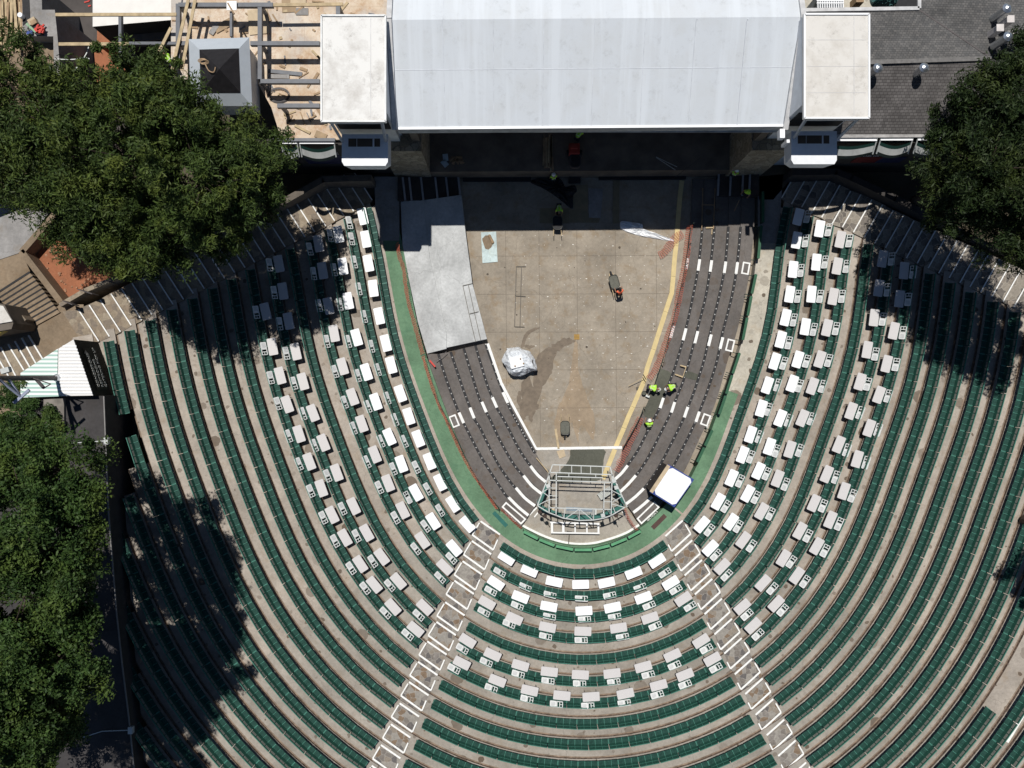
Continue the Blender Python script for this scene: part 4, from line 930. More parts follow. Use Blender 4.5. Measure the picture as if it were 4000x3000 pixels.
# ---------------- people ----------------
def skin_mesh(name, joints, edges, mat, sub=2, root=0):
    me = bpy.data.meshes.new(name); me.from_pydata([j[0] for j in joints], edges, []); o = bpy.data.objects.new(name, me); COL.objects.link(o)
    o.modifiers.new('skin', 'SKIN'); 
    if not me.skin_vertices: 
        bpy.context.view_layer.objects.active = o; o.select_set(True)
    sv = me.skin_vertices[0].data
    for i, j in enumerate(joints): sv[i].radius = (j[1], j[2] if len(j) > 2 else j[1]); sv[i].use_root = (i == root)
    s = o.modifiers.new('sub', 'SUBSURF'); s.levels = sub; s.render_levels = sub
    bpy.context.view_layer.update()
    out = bpy.data.meshes.new_from_object(o.evaluated_get(bpy.context.evaluated_depsgraph_get())); bpy.data.objects.remove(o)
    out.materials.clear(); out.materials.append(mat)
    for p in out.polygons: p.use_smooth = True
    return out
def person(loc, rz, pose, vest, lab, hat=True, hatcol=None, shirt=None):
    """pose: stand / bend / squat / push. local +y is forward"""
    root = empty('person', loc, lab, 'person', 'workers on the site'); root.rotation_euler = (0, 0, rz)
    if pose in ('stand', 'push'):
        hip = (0, 0, .95); sp = (0, .03, 1.15); chest = (0, .05, 1.35); neck = (0, .07, 1.5); head = (0, .10, 1.64); kn = [(.1, .04, .5), (-.1, .10, .5)]; ft = [(.11, -.06, .08), (-.11, .06, .08)]
        if pose == 'push': el = [(.27, .12, 1.12), (-.27, .12, 1.12)]; wr = [(.27, .36, .98), (-.27, .36, .98)]; chest = (0, .12, 1.33); neck = (0, .18, 1.47); head = (0, .24, 1.59); ft = [(.1, -.28, .1), (-.1, .18, .08)]; kn = [(.1, -.06, .5), (-.1, .18, .5)]
        else: el = [(.27, .0, 1.15), (-.27, .02, 1.15)]; wr = [(.28, .18, .98), (-.26, .2, 1.0)]
    elif pose == 'bend':
        hip = (0, -.12, .88); sp = (0, .06, 1.0); chest = (0, .28, 1.05); neck = (0, .44, 1.05); head = (0, .58, 1.02); kn = [(.13, .04, .47), (-.13, .06, .47)]; ft = [(.16, -.1, .08), (-.16, -.02, .08)]
        el = [(.26, .38, .80), (-.26, .40, .80)]; wr = [(.2, .50, .56), (-.16, .56, .56)]
    else:
        hip = (0, -.1, .34); sp = (0, .02, .52); chest = (0, .16, .70); neck = (0, .27, .80); head = (0, .38, .88); kn = [(.2, .28, .40), (-.2, .26, .34)]; ft = [(.17, -.05, .08), (-.16, -.02, .08)]
        el = [(.31, .25, .48), (-.31, .26, .48)]; wr = [(.26, .46, .30), (-.2, .50, .30)]
    V = Vector
    sh = [tuple(V(chest)+V((.19*s, .02, .06))) for s in (1, -1)]
    J = [(hip, .14, .11), (sp, .13, .10), (chest, .15, .11), (neck, .055), (head, .085, .10)]
    E = [(0, 1), (1, 2), (2, 3), (3, 4)]
    top = tuple(V(head)+(V(head)-V(neck)).normalized()*.09); J.append((top, .07)); E.append((4, 5))
    fc = tuple(V(head)+V((0, .085, -.01))); J.append((fc, .03)); E.append((4, 6))
    for s in (0, 1):
        sg = 1 if s == 0 else -1
        b = len(J); J += [(sh[s], .065), (el[s], .045), (wr[s], .03)]; E += [(2, b), (b, b+1), (b+1, b+2)]
        d = (V(wr[s])-V(el[s])).normalized(); side = V((sg, 0, 0)); palm = V(wr[s])+d*.07; pi_ = len(J); J.append((tuple(palm), .032, .018)); E.append((b+2, pi_))
        for f, ln in zip((-.03, -.01, .01, .03), (.065, .075, .07, .055)):
            k = V(palm)+d*.03+side*f; e = k+d*ln*.5; t = e+d*ln*.35+V((0, 0, -.02)); q = len(J)
            J += [(tuple(k), .009), (tuple(e), .009), (tuple(t), .008)]; E += [(pi_, q), (q, q+1), (q+1, q+2)]
        k = V(wr[s])+d*.03-side*.035; q = len(J); J += [(tuple(k), .010), (tuple(k+d*.04-side*.02), .009)]; E += [(b+2, q), (q, q+1)]
        hj = tuple(V(hip)+V((.09*sg, 0, -.04))); b = len(J)
        J += [(hj, .09), (kn[s], .065), (ft[s], .045), (tuple(V(ft[s])+V((0, .16, -.04))), .035)]; E += [(0, b), (b, b+1), (b+1, b+2), (b+2, b+3)]
    body = link('body', skin_mesh('body', J, E, SKIN, 1), root)
    body.data.materials.append(JEAN)
    hz_ = hip[2]+.03
    low = {'stand': .93, 'push': .93, 'bend': .86, 'squat': .40}[pose]
    ve = link('vest', skin_mesh('vest', [(tuple(V(hip)+V((0, 0, .04))), .165, .13), (sp, .165, .13), (chest, .18, .14), (tuple(V(chest)+(V(neck)-V(chest))*.45), .11, .09), (tuple(V(sh[0])), .085), (tuple(V(sh[0])+(V(el[0])-V(sh[0]))*.55), .07), (tuple(V(sh[1])), .085), (tuple(V(sh[1])+(V(el[1])-V(sh[1]))*.55), .07)], [(0, 1), (1, 2), (2, 3), (2, 4), (4, 5), (2, 6), (6, 7)], vest, 1), root)
    tj = [(tuple(V(hip)), .15, .12)]; te = []
    for s in (0, 1):
        sg = 1 if s == 0 else -1; b = len(tj)
        tj += [(tuple(V(hip)+V((.09*sg, 0, -.05))), .105), (kn[s], .082), (ft[s], .062)]; te += [(0, b), (b, b+1), (b+1, b+2)]
    link('trousers', skin_mesh('trousers', tj, te, JEAN, 1), root)
    if vest is LIME:
        d = (V(chest)-V(sp)).normalized()
        m = MB()
        back = V((0, -1, 0)) if pose in ('stand', 'push') else V((0, -.5, .87)).normalized()
        for s in (-.11, .11): m.bar(V(sp)+V((s, 0, 0))+back*.135, V(chest)+V((s, 0, 0))+back*.145+d*.05, .045, .02, up=tuple(back))
        m.bar(V(sp)+V((-.15, 0, 0))+back*.13, V(sp)+V((.15, 0, 0))+back*.13, .05, .02, up=tuple(back))
        link('reflective_strips', m.mesh('reflective_strips', [LIMES]), root)
    hd = (V(head)-V(neck)).normalized()
    m = MB()
    if hat:
        m.lathe([(.165, -.01), (.165, .0), (.135, .01), (.125, .07), (.085, .125), (.03, .145)], (0, 0, 0), 16)
        me = m.mesh('hard_hat', [hatcol or HAT]); nm = 'hard_hat'
    else:
        m.lathe([(.10, -.05), (.115, 0), (.11, .05), (.07, .10), (.02, .115)], (0, 0, 0), 14); me = m.mesh('hair', [HAIR]); nm = 'hair'
    for p in me.polygons: p.use_smooth = True
    o = link(nm, me, root); o.location = tuple(V(head)+hd*.05); o.rotation_euler = hd.to_track_quat('Z', 'Y').to_euler()
    return root
def at(px_, py_, z): v = P(px_, py_, z); return v
R = math.radians
person(P(2414, 1152, ZP), R(14), 'push', ORV, 'worker with bare dark hair and orange vest pushing the grey wheelbarrow', hat=False)
person(P(2533, 1512, ZP+.05), R(-105), 'bend', LIME, 'worker in striped lime vest bending over the fresh cement by the yellow ramp')
person(P(2622, 1508, -.6), R(112), 'bend', LIME, 'worker in lime vest leaning left over the right deck with a white hard hat')
person(P(2531, 1662, -.72), R(4), 'squat', LIME, 'worker in plain lime shirt crouching below the cement strip, seen from behind')
person(P(2159, 711, ZP), R(10), 'stand', LIME, 'worker in lime vest and white hard hat standing on the black tarp in shade')
person(P(2181, 818, ZP), R(180), 'bend', LIME, 'worker in lime vest bending over plywood above the black wheelbarrow', hat=False)
person(P(2252, 548, 1.0), R(-30), 'bend', LIME, 'worker in lime vest on the dark stage behind the red machine', hat=False)
person(P(2851, 695, -.3), R(-20), 'stand', LIME, 'worker in lime shirt and white hard hat beside the right wall of the stage')
person(P(2900, 765, -.3), R(150), 'stand', LIME, 'worker in a lime green hat on the dark steps right of the stage', hatcol=LIME)
person(P(688, 262, 7.05), R(40), 'bend', LIME, 'worker in lime vest half hidden at the top edge of the left trees')
m = MB(); m.bar(P(2888, 782, .6), P(2868, 825, -.1), .035); solo('long_handled_tool', m, LUMBD, 'long handled tool held by the worker on the dark right steps', 'tool')
m = MB(); m.bar(P(2541, 1518, .2), P(2531, 1545, -.55), .04); m.box(P(2530, 1548, -.6), (.3, .14, .03), -.4, 1); solo('float_trowel', m, [ALU, ALU], 'long handled cement float held by the worker in the striped vest', 'trowel')
# ---------------- stage house ----------------
def shingle(name, c1, c2, mort, w, h, ms=.012):
    m, t, b = nodes(name); br = N(t, 'ShaderNodeTexBrick', Scale=1.0); br.inputs['Brick Width'].default_value = w; br.inputs['Row Height'].default_value = h
    br.inputs['Mortar Size'].default_value = ms; br.inputs['Color1'].default_value = (*c1, 1); br.inputs['Color2'].default_value = (*c2, 1); br.inputs['Mortar'].default_value = (*mort, 1)
    t.links.new(coord(t), br.inputs['Vector']); 
    mm = N(t, 'ShaderNodeVectorMath', operation='SCALE'); t.links.new(br.outputs['Color'], mm.inputs[0]); t.links.new(ramp(t, noise(t, .6, 6, .7), .3, .7, .7, 1.25), mm.inputs['Scale'])
    t.links.new(mm.outputs[0], b.inputs['Base Color']); b.inputs['Roughness'].default_value = .9; b.inputs['Specular IOR Level'].default_value = .15; return m
SHING = shingle('grey_shingles', (.115, .108, .105), (.165, .155, .15), (.055, .05, .05), .26, .155, .013)
SHINGV = shingle('grey_shingles_fine', (.085, .085, .085), (.135, .13, .125), (.05, .05, .05), .22, .16, .012)
def roofmat(name, col, dirt, amt, cell=0):
    m, t, b = nodes(name)
    f1 = ramp(t, noise(t, .5, 9, .7), .44, .62, 0, amt); c = mixc(t, col, dirt, f1)
    f2 = ramp(t, noise(t, 1.3, 9, .85), .53, .66, 0, amt*.9); c = mixc(t, c, tuple(x*.7 for x in dirt), f2)
    if cell:
        mp = N(t, 'ShaderNodeMapping'); mp.inputs['Scale'].default_value = (1.1, .07, .07); t.links.new(coord(t), mp.inputs[0])
        c = mixc(t, c, tuple(min(1, x*1.09) for x in col), ramp(t, noise(t, 1.0, 4, .6, src=mp.outputs[0]), .5, .62, 0, .8))
    t.links.new(c, b.inputs['Base Color']); b.inputs['Roughness'].default_value = .6; return m
R_MEM = roofmat('white_membrane', (.565, .60, .635), (.53, .55, .56), .5, 1)
R_TOW = roofmat('weathered_white_roof', (.66, .655, .63), (.42, .40, .37), .8)
R_TOW2 = roofmat('stained_cream_roof', (.61, .59, .55), (.47, .44, .39), .75)
R_PAR = M('roof_parapet', (.52, .52, .52), .6, .25, 2)
W_SHADE = M('painted_white_wall', (.62, .64, .67), .6, .1, 2)
sh = empty('stage_house', (5, 19, 0), 'large stage house with a broad pale grey folded roof at the top', 'building')
XL, XR = -7.03, 16.88
YR, ZR = 21.25, 11.92; YM = 18.70; ZM = 10.98; YE = 15.56; ZE = 9.83
def tilt(x): return (x-XL)/(XR-XL)*.18      # the ridge lies very slightly askew
rows = [(-.0, 34, 8.2), (0, YR+6.2, ZR-1.8), (0, YR, ZR), (0, YM, ZM), (0, YE, ZE)]
m = MB(); seamx = []
for (a, y1, z1), (b, y2, z2) in zip(rows, rows[1:]):
    sx = 0 if z2 == ZR or z1 > z2 else 0
    xr1 = XR-(.3 if y1 <= YE+.1 else (.15 if y1 < YR-1 else 0)); xr2 = XR-(.3 if y2 <= YE+.1 else (.15 if y2 < YR-1 else 0))
    m.add([(XL, y2, z2), (xr2, y2+.18, z2), (xr1, y1+.18, z1), (XL, y1, z1)], [(0, 1, 2, 3)])
part('roof', m, R_MEM, sh)
# seams
m = MB()
m.bar((XL, YM, ZM-.005), (XR-.15, YM+.18, ZM-.005), .035, .03)
m.bar((XL, YR+2.1, ZR-.58), (XR, YR+2.28, ZR-.58), .05, .03)
for i in range(1, 8):
    x = XL+(XR-.2-XL)*i/8
    m.bar((x, YR-.02, ZR+.0), (x, YM, ZM+.0), .04, .02); m.bar((x, YM, ZM), (x, YE+.2, ZE+.07), .04, .02); m.bar((x+.05, YR+.02, ZR), (x+.05, YR+8, ZR-2.3), .04, .02)
part('roof_seam', m, M('seam_pale', (.56, .59, .63), .6), sh)
m = MB(); m.path([(XL+.1, YE+.02, ZE+.05), (XR-.35, YE+.2, ZE+.05)], .14, .08); part('gutter', m, W_TABLE, sh)
m = MB(); m.add([(XL, YE-.02, ZE-.75), (XR-.3, YE+.16, ZE-.75), (XR-.3, YE+.16, ZE), (XL, YE-.02, ZE)], [(0, 1, 2, 3)])
m.box(((XL+XR)/2, YE+.5, ZE-.78), (XR-XL-.5, .9, .04)); part('fascia', m, M('fascia_grey', (.40, .42, .43), .6, .3, 1.5), sh)
m = MB()
for x, dx, s in ((XL-.13, 0, 1), (XR+.1, 0, -1)):
    e = -.32 if s < 0 else 0.0
    m.path([(x+e, YE-.05, ZE+.05), (x+e*.5, YM, ZM+.08), (x, YR, ZR+.1), (x, YR+9, ZR-2.5)], .30, .22)
part('roof_edge_beam', m, R_PAR, sh)
m = MB()      # walls of the stage house
m.box((-6.3, 20.6, 4.2), (.5, 9.3, 10.4)); m.box((16.1, 20.6, 4.2), (.5, 9.3, 10.4)); m.box((5, 25.3, 4.3), (23, .4, 10.6)); part('wall', m, BROWNW, sh)
m = MB(); m.prism([(-8.6, 15.3), (-5.95, 15.3), (-5.95, 18), (-8.6, 18)], -1.2, 6.2); part('stone_pillar', m, S_WALL, sh)
m = MB(); m.prism([(15.75, 15.35), (18.3, 15.35), (18.3, 18), (15.75, 18)], -1.2, 6.2); part('stone_pillar', m, S_WALL, sh)
for x in (-7.3, 16.9):
    m = MB(); m.box((x, 16.4, 7.6), (.14, .14, 3.0)); m.box((x+.9, 16.4, 7.6), (.14, .14, 3.0)); m.box((x+.45, 16.6, 7.4), (.8, .1, 1.2), mat=1); part('window_frame', m, [W_SHADE, BLACK], sh)
# stage floor and front
m = MB(); m.prism([(-6, 15.35), (15.8, 15.5), (15.8, 25.2), (-6, 25.2)], -1.2, 1.0); struct('stage_floor', m, M('dark_stage_floor', (.15, .125, .10), .8, .35, .8))
m = MB(); v = [P(x, y, -.55) for x, y in ((1808, 690), (2075, 690), (2075, 706), (1808, 706))]; m.prism([p.to_2d() for p in v], ZP-.1, -.6)
v = [P(x, y, -.55) for x, y in ((2340, 672), (2680, 668), (2680, 698), (2340, 700))]; m.prism([p.to_2d() for p in v], ZP-.1, -.6)
solo('stage_trench_cover', m, BLACK, 'two long black trench covers in the shade at the foot of the stage', 'trench cover')
# steps left and right of the stage front
for xs, yt, yb, lab in (([1553, 1573, 1598, 1644, 1700, 1742, 1790], 690, 783, 'dark steps with pale nosings left of the stage front above the grey platform'), ([2966, 2930, 2903, 2855, 2808], 676, 765, 'dark steps with pale nosings right of the stage front')):
    root = empty('stage_steps', P(xs[3], 730, -.5), lab, 'stairs', 'steps beside the stage')
    m = MB()
    for i, (a, b) in enumerate(zip(xs, xs[1:])):
        z = .35-.18*i; m.prism([p.to_2d() for p in pl([(a, yt), (b, yt), (b, yb), (a, yb)], z)], -1.2, z)
        n_ = MB(); n_.bar(P(b, yt+2, z+.01), P(b+(10 if xs[0] < 2000 else -4), yb, z+.01), .14, .03); part('step_nosing', n_, M('grey_nosing', (.33, .33, .34), .8), root)
    part('steps', m, DARKW, root)
# timber and things on the stage
def heap(name, x, y, z, n, L, spread, ang, mats, lab, cat, seed=1, w=.07):
    g = random.Random(seed); m = MB()
    for i in range(n):
        a = ang+g.uniform(-1, 1)*spread; c = P(x+g.uniform(-1, 1)*n*.8, y+g.uniform(-6, 6), z+.05+.03*(i % 6)); l = L*g.uniform(.6, 1.1)
        m.box(c, (w*g.uniform(.7, 1.8), l, .05), a, i % len(mats))
    return solo(name, m, mats, lab, cat)
heap('timber_stack', 2140, 595, 1.0, 22, 2.4, .07, .03, [LUMBD, LUMB], 'loose stack of long boards lying on the dark stage', 'timber', 3)
heap('wood_scraps', 1785, 625, 1.0, 26, .5, 1.5, .5, [LUMBD], 'heap of short wood scraps on the left of the dark stage', 'timber', 4)
for i, (x, y, a) in enumerate(((1740, 615, .1), (1737, 638, .7))):
    m = MB(); m.box(P(x, y, 1.1), (.38, .5, .05), a); solo('pale_sheet', m, M('pale_blue_sheet', (.40, .50, .55), .5), ('upper' if i == 0 else 'lower')+' pale blue sheet beside the wood scraps on the stage', 'sheet', 'pale sheets on the stage')
dm_ = empty('dumper', P(2243, 600, 1.0), 'small red motor dumper with a grey scoop on the dark stage', 'dumper')
m = MB(); m.box(P(2243, 585, 1.6), (.75, .75, .7)); m.box(P(2243, 572, 2.05), (.5, .35, .25)); o = part('engine_cover', m, M('dark_red_paint', (.30, .04, .03), .45), dm_); bevel(o, .05)
m = MB(); m.prism([(p[0]+P(2244, 635, 1)[0], p[1]+P(2244, 635, 1)[1]) for p in rrect(.8, 1.1, .3)], 1.25, 1.7); part('scoop', m, LEG, dm_)
m = MB(); m.prism([(p[0]+P(2244, 637, 1)[0], p[1]+P(2244, 637, 1)[1]) for p in rrect(.66, .95, .25)], 1.6, 1.705); part('scoop_load', m, BLACK, dm_)
for s in (-1, 1):
    m = MB(); v = P(2243, 600, 1.25); m.tube(v+Vector((s*.42, 0, 0)), v+Vector((s*.55, 0, 0)), .25, 12); part('wheel', m, BLACK, dm_)
m = MB(); m.prism([p.to_2d() for p in pl([(2222, 672), (2268, 672), (2268, 712), (2222, 712)], ZP+.4)], ZP, ZP+.35); solo('loading_ramp', m, BLACK, 'dark loading ramp below the red dumper at the stage front', 'ramp')
for p, q in (((2563, 613), (2645, 652)), ((2563, 615), (2638, 664))): m = MB(); m.bar(P(*p, 1.05), P(*q, 1.05), .04); solo('metal_rod', m, ALU, ('upper' if q[1] == 652 else 'lower')+' of two thin pale rods lying on the dark stage', 'rod', 'rods on the stage')
# ---------------- the two towers ----------------
def tower(x0, x1, y0, y1, z, mat, side, hx0, hx1, hy, lab):
    r = empty('stage_tower', ((x0+x1)/2, (y0+y1)/2, 0), lab, 'tower', 'towers beside the stage house')
    m = MB(); m.prism([(x0, y0), (x1, y0), (x1, y1), (x0, y1)], z-.16, z, bottom=True); rf = part('roof', m, mat, r)
    m = MB(); w = .09
    for a, b in (((x0+.05, y0+.05), (x1-.05, y0+.05)), ((x1-.05, y0+.05), (x1-.05, y1-.05)), ((x1-.05, y1-.05), (x0+.05, y1-.05)), ((x0+.05, y1-.05), (x0+.05, y0+.05))):
        m.bar((*a, z+.03), (*b, z+.03), .1, .1)
    part('roof_rim', m, W_TABLE if mat is R_TOW2 else M('rim_grey_white', (.66, .67, .66), .5), r)
    m = MB(); t_ = [(x0+.25, y0+.35), (x1-.25, y0+.35), (x1-.25, y1-.35), (x0+.25, y1-.35)]
    xs_ = x1-.9; m.bar((xs_, y0+.2, z+.005), (xs_, y1-.2, z+.005), .03, .02)
    for q in (.25, .5, .75) if mat is R_TOW2 else (): m.bar((x0+.2, lerp(y0, y1, q), z+.003), (x1-.2, lerp(y0, y1, q), z+.003), .02, .012)
    part('roof_joint', m, R_PAR, r)
    m = MB(); bx0, bx1 = x0+.12, x1-.12
    if side > 0: bx0 = x0+.02
    m.prism([(bx0, y0+.9), (bx1, y0+.9), (bx1, y1-.1), (bx0, y1-.1)], -1.2, z-.2); part('wall', m, W_SHADE, r)
    m = MB(); m.box(((x0+x1)/2, y0+.86, (z-2.6)), (x1-x0-.6, .08, 2.2)); part('opening', m, BLACK, r)
    m = MB(); m.box(((x0+x1)/2+.05*side, y0+.22, z-.45), (x1-x0-.75, .12, .6)); part('header_beam', m, W_SHADE, r)
    m = MB()
    for xx in (x0+.4, x1-.35): m.bar((xx, y0+.3, z-.4), (lerp(xx, (hx0+hx1)/2, .12), y0-.15, z-3.0), .16, .12)
    part('brace', m, M('brace_grey', (.42, .44, .46), .6), r)
    # projecting hood: flat white top, bevelled front
    hz = z-3.05; m = MB(); yb = y0+.3; c = .25
    top = [(hx0, yb), (hx1, yb), (hx1, hy+c), (hx1-c*.6, hy), (hx0+c*.6, hy), (hx0, hy+c)]
    low = [(hx0, yb), (hx1, yb), (hx1, hy+.35), (hx1-c*1.4, hy+.12), (hx0+c*1.4, hy+.12), (hx0, hy+.35)]
    n = 6; m.add([(*p, hz) for p in reversed(top)]+[(*p, hz-1.25) for p in reversed(low)], [tuple(range(n)), tuple(range(2*n-1, n-1, -1))]+[(i, n+i, n+(i+1) % n, (i+1) % n) for i in range(n)])
    part('hood', m, M('hood_white', (.72, .74, .76), .5, .06, 3), r)
    m = MB(); cx = (hx0+hx1)/2
    for q, w in ((-.78, .5), (.0, .95), (.78, .35)): m.box((cx+q*(hx1-hx0)/2.9, y0-.22, hz+.006), (w, .5, .012))
    part('hood_opening', m, M('brown_opening', (.10, .075, .055), .9), r)
    return r
tower(-11.0, -7.22, 15.04, 21.22, 12.6, R_TOW, -1, -10.45, -7.62, 13.4, 'left stage tower with streaked grey white flat roof and white hood')
tower(16.75, 20.56, 15.23, 21.3, 12.6, R_TOW2, 1, 17.15, 19.95, 13.5, 'right stage tower with cream stained flat roof and white hood')
m = MB(); m.path([(16.95, 14.9, 9.6), (16.95, 14.9, 8.6)], .2, .2); m.box((16.4, 15.2, 9.9), (.3, .55, .5)); solo('wall_lamp', m, W_TABLE, 'small white lamp box at the corner between stage roof and right tower', 'lamp')
# ---------------- dark walls, banners and awnings below ----------------
def wall(name, pts, zb, ztop, w, mat, lab, cat='wall', grp=None):
    m = MB(); q = [P(x, y, ztop) for x, y in pts]
    for a, b in zip(q, q[1:]):
        m.bar(a+(a-b).normalized()*w*.2+Vector((0, 0, -(ztop-zb)/2)), b+Vector((0, 0, -(ztop-zb)/2)), w, ztop-zb)
    return solo(name, m, mat, lab, cat, grp)
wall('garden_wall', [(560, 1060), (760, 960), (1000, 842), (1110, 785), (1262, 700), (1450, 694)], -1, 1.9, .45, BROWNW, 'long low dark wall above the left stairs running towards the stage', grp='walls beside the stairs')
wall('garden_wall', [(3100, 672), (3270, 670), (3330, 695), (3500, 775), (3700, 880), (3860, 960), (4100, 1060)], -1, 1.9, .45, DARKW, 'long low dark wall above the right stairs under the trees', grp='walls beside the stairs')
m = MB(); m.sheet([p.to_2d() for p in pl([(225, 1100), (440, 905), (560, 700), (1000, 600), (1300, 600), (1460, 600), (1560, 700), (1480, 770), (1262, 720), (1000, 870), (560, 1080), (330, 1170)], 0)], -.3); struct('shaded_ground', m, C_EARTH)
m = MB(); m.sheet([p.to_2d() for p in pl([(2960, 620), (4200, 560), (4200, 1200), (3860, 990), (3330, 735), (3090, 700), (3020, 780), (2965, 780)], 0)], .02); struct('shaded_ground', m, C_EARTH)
m = MB(); v = pl([(1462, 690), (1560, 690), (1560, 940), (1470, 940)], .02); m.sheet([p.to_2d() for p in v], .02); struct('entrance_path', m, C_GREY)
m = MB(); v = pl([(2960, 690), (3060, 680), (3052, 776), (3040, 950), (2960, 950)], .02); m.sheet([p.to_2d() for p in v], .02); struct('entrance_path', m, C_GREY)
lb = empty('lower_building', (-15, 18, 0), 'dark two storey front wall with banners left of the stage below the construction floor', 'building')
m = MB(); m.box((-14.5, 15.75, 2.7), (12, .4, 8)); part('wall', m, DARKW, lb)
m = MB(); m.box((-13.0, 15.52, 3.95), (2.6, .04, 2.8)); bn = part('banner', m, M('navy_banner', (.02, .025, .07), .5), lb, 'dark blue banner lettered MOVE THE WORLD')
m = MB(); m.box((-16.0, 15.52, 3.0), (2.2, .04, 2.3)); part('banner', m, M('black_banner', (.012, .012, .016), .5), lb, 'black banner with small brand lettering')
GT = M('banner_lettering', (.45, .46, .50), .6)
text('banner_lettering', 'MOVE THE\nWORLD.', (-13.1, 15.48, 4.75), .6, 0, GT, parent=lb, rot=(math.pi/2, 0, 0))
text('banner_lettering', 'DELTA', (-15.9, 15.48, 3.2), .45, 0, GT, parent=lb, rot=(math.pi/2, 0, 0))
rb = empty('shingle_building', (28, 19, 0), 'low building with grey shingle hip roof at the upper right', 'building')
m = MB(); m.box((30, 19.5, 3.0), (18.5, 7.8, 8.0)); part('wall', m, DARKW, rb)
m = MB(); m.box((24.6, 15.57, 3.3), (1.7, .04, 1.3)); m.box((26.3, 15.57, 3.3), (1.7, .04, 1.3), mat=1); part('banner', m, [M('dark_red_banner', (.12, .015, .015), .6), M('navy_banner', (.02, .025, .07), .5)], rb)
text('banner_lettering', 'DELTA', (24.5, 15.54, 4.25), .36, 0, GT, parent=rb, rot=(math.pi/2, 0, 0))
def quadroof(name, pts, mat):
    m = MB(); v = [P(*p) for p in pts]; nrm = Vector((0, 0, 0))
    for a, b in zip(v, v[1:]+v[:1]): nrm += Vector(((a.y-b.y)*(a.z+b.z), (a.z-b.z)*(a.x+b.x), (a.x-b.x)*(a.y+b.y)))
    if nrm.z < 0: v = v[::-1]
    m.add(v, [tuple(range(len(v)))]); return m
RZ = 9.7
rf = part('roof', quadroof('r', [(3120, 243, RZ), (3872, 228, RZ), (4120, 390, 8.7), (4120, 532, 7.4), (3190, 534, 7.4)], 0), SHING, rb)
part('roof', quadroof('r', [(3120, 38, 8.4), (3590, 36, 8.4), (3872, 228, RZ), (3120, 243, RZ)], 0), SHINGV, rb)
part('roof', quadroof('r', [(3590, -60, 7.9), (3590, 36, 8.4), (3872, 228, RZ), (4120, 390, 8.7), (4120, -60, 7.5)], 0), SHINGV, rb)
m = MB(); m.bar(P(3390, 243, RZ+.02), P(3872, 228, RZ+.02), .26, .05); part('ridge_cap', m, M('ridge_shingle', (.16, .155, .15), .9, .3, 4), rb)
m = MB(); m.bar(P(3590, 38, 8.42), P(3872, 228, RZ+.02), .08, .04); part('hip_line', m, LEG, rb)
m = MB(); m.path([P(3135, 40, 8.5), P(3590, 33, 8.5), P(3590, -40, 8.5)], .22, .12); part('parapet', m, R_PAR, rb)
m = MB(); m.path([P(3205, 533, 7.4), P(3670, 530, 7.4)], .22, .14); part('eaves_trim', m, M('eaves_grey', (.35, .34, .33), .7, .3, 3), rb)
def vent(x, y, z, lab):
    r = empty('roof_vent', P(x, y, z), lab, 'roof vent', 'round metal vents on the shingle roof'); c = P(x, y, z)
    m = MB(); m.lathe([(.26, -.4), (.24, 0), (.22, .8), (.235, .82), (.235, .9), (.2, .92)], c, 16); part('pipe', m, GALV, r)
    m = MB(); m.lathe([(.29, .98), (.30, 1.02), (.15, 1.13), (.02, 1.17)], c, 18); m.box(c+Vector((.2, -.05, .95)), (.04, .04, .12)); part('cap', m, GALV, r)
vent(3400, 291, 9.2, 'shiny round roof vent left of the pair on the shingle roof front slope')
vent(3577, 290, 9.2, 'shiny round roof vent right of the pair on the shingle roof front slope')
vent(3895, 62, 8.6, 'shiny round roof vent nearest the top right corner')
vent(3898, 170, 9.1, 'shiny round roof vent below the three square vents at the upper right')
for i, (x, y, l) in enumerate(((3943, 78, 'uppermost'), (3902, 112, 'left'), (3947, 138, 'lowest'))):
    m = MB(); c = P(x, y, 9.2); m.prism([(c.x-.2, c.y-.2), (c.x+.2, c.y-.2), (c.x+.2, c.y+.18), (c.x-.2, c.y+.18)], 8.2, 9.25); m.box(c+Vector((.0, .0, .12)), (.46, .46, .08)); o = solo('box_vent', m, M('vent_white', (.62, .58, .56), .5), f'{l} of three small square white vents at the upper right of the shingle roof', 'roof vent', 'square vents on the shingle roof'); bevel(o, .03)
# courtyard at the top
m = MB(); m.sheet([p.to_2d() for p in pl([(3100, -40), (3600, -40), (3600, 60), (3100, 60)], 5)], 5.0); struct('courtyard_floor', m, C_LIGHT)
m = MB()
for i in range(12): m.bar(P(3194+i*9, -15, 7.6), P(3195+i*9, 32, 7.6), .06, .05)
for y in (-10, 3, 12, 34): m.bar(P(3190, y, 7.62), P(3296, y, 7.62), .07, .05)
solo('white_grating', m, W_TABLE, 'white slatted grating over the small courtyard at the top edge', 'grating')
m = MB(); m.prism([p.to_2d() for p in pl([(3190, -20), (3296, -20), (3296, 34), (3190, 34)], 7.3)], 3.0, 7.3); solo('equipment_box', m, M('equipment_grey', (.40, .43, .45), .6), 'grey equipment box under the white grating at the top edge', 'equipment')
tarp('teal_tarp', [(3395, -20), (3500, -20), (3500, 15), (3480, 32), (3440, 30), (3410, 28), (3398, 10)], 6.2, M('teal_tarp', (.10, .22, .21), .4, .4, 3), 'crumpled teal tarp in the courtyard at the top edge', 'tarp', .5, 7)
m = MB(); m.prism([p.to_2d() for p in pl([(3345, -20), (3375, -20), (3375, 8), (3345, 8)], 6)], 3.0, 6.0); solo('brown_crate', m, LUMBD, 'brown crate beside the teal tarp in the top courtyard', 'crate')
m = MB(); m.prism([p.to_2d() for p in pl([(3500, -20), (3582, -20), (3582, 34), (3500, 34)], 5.2)], 3.0, 5.2); solo('dark_mat', m, BLACK, 'dark floor mat in the right corner of the top courtyard', 'mat')
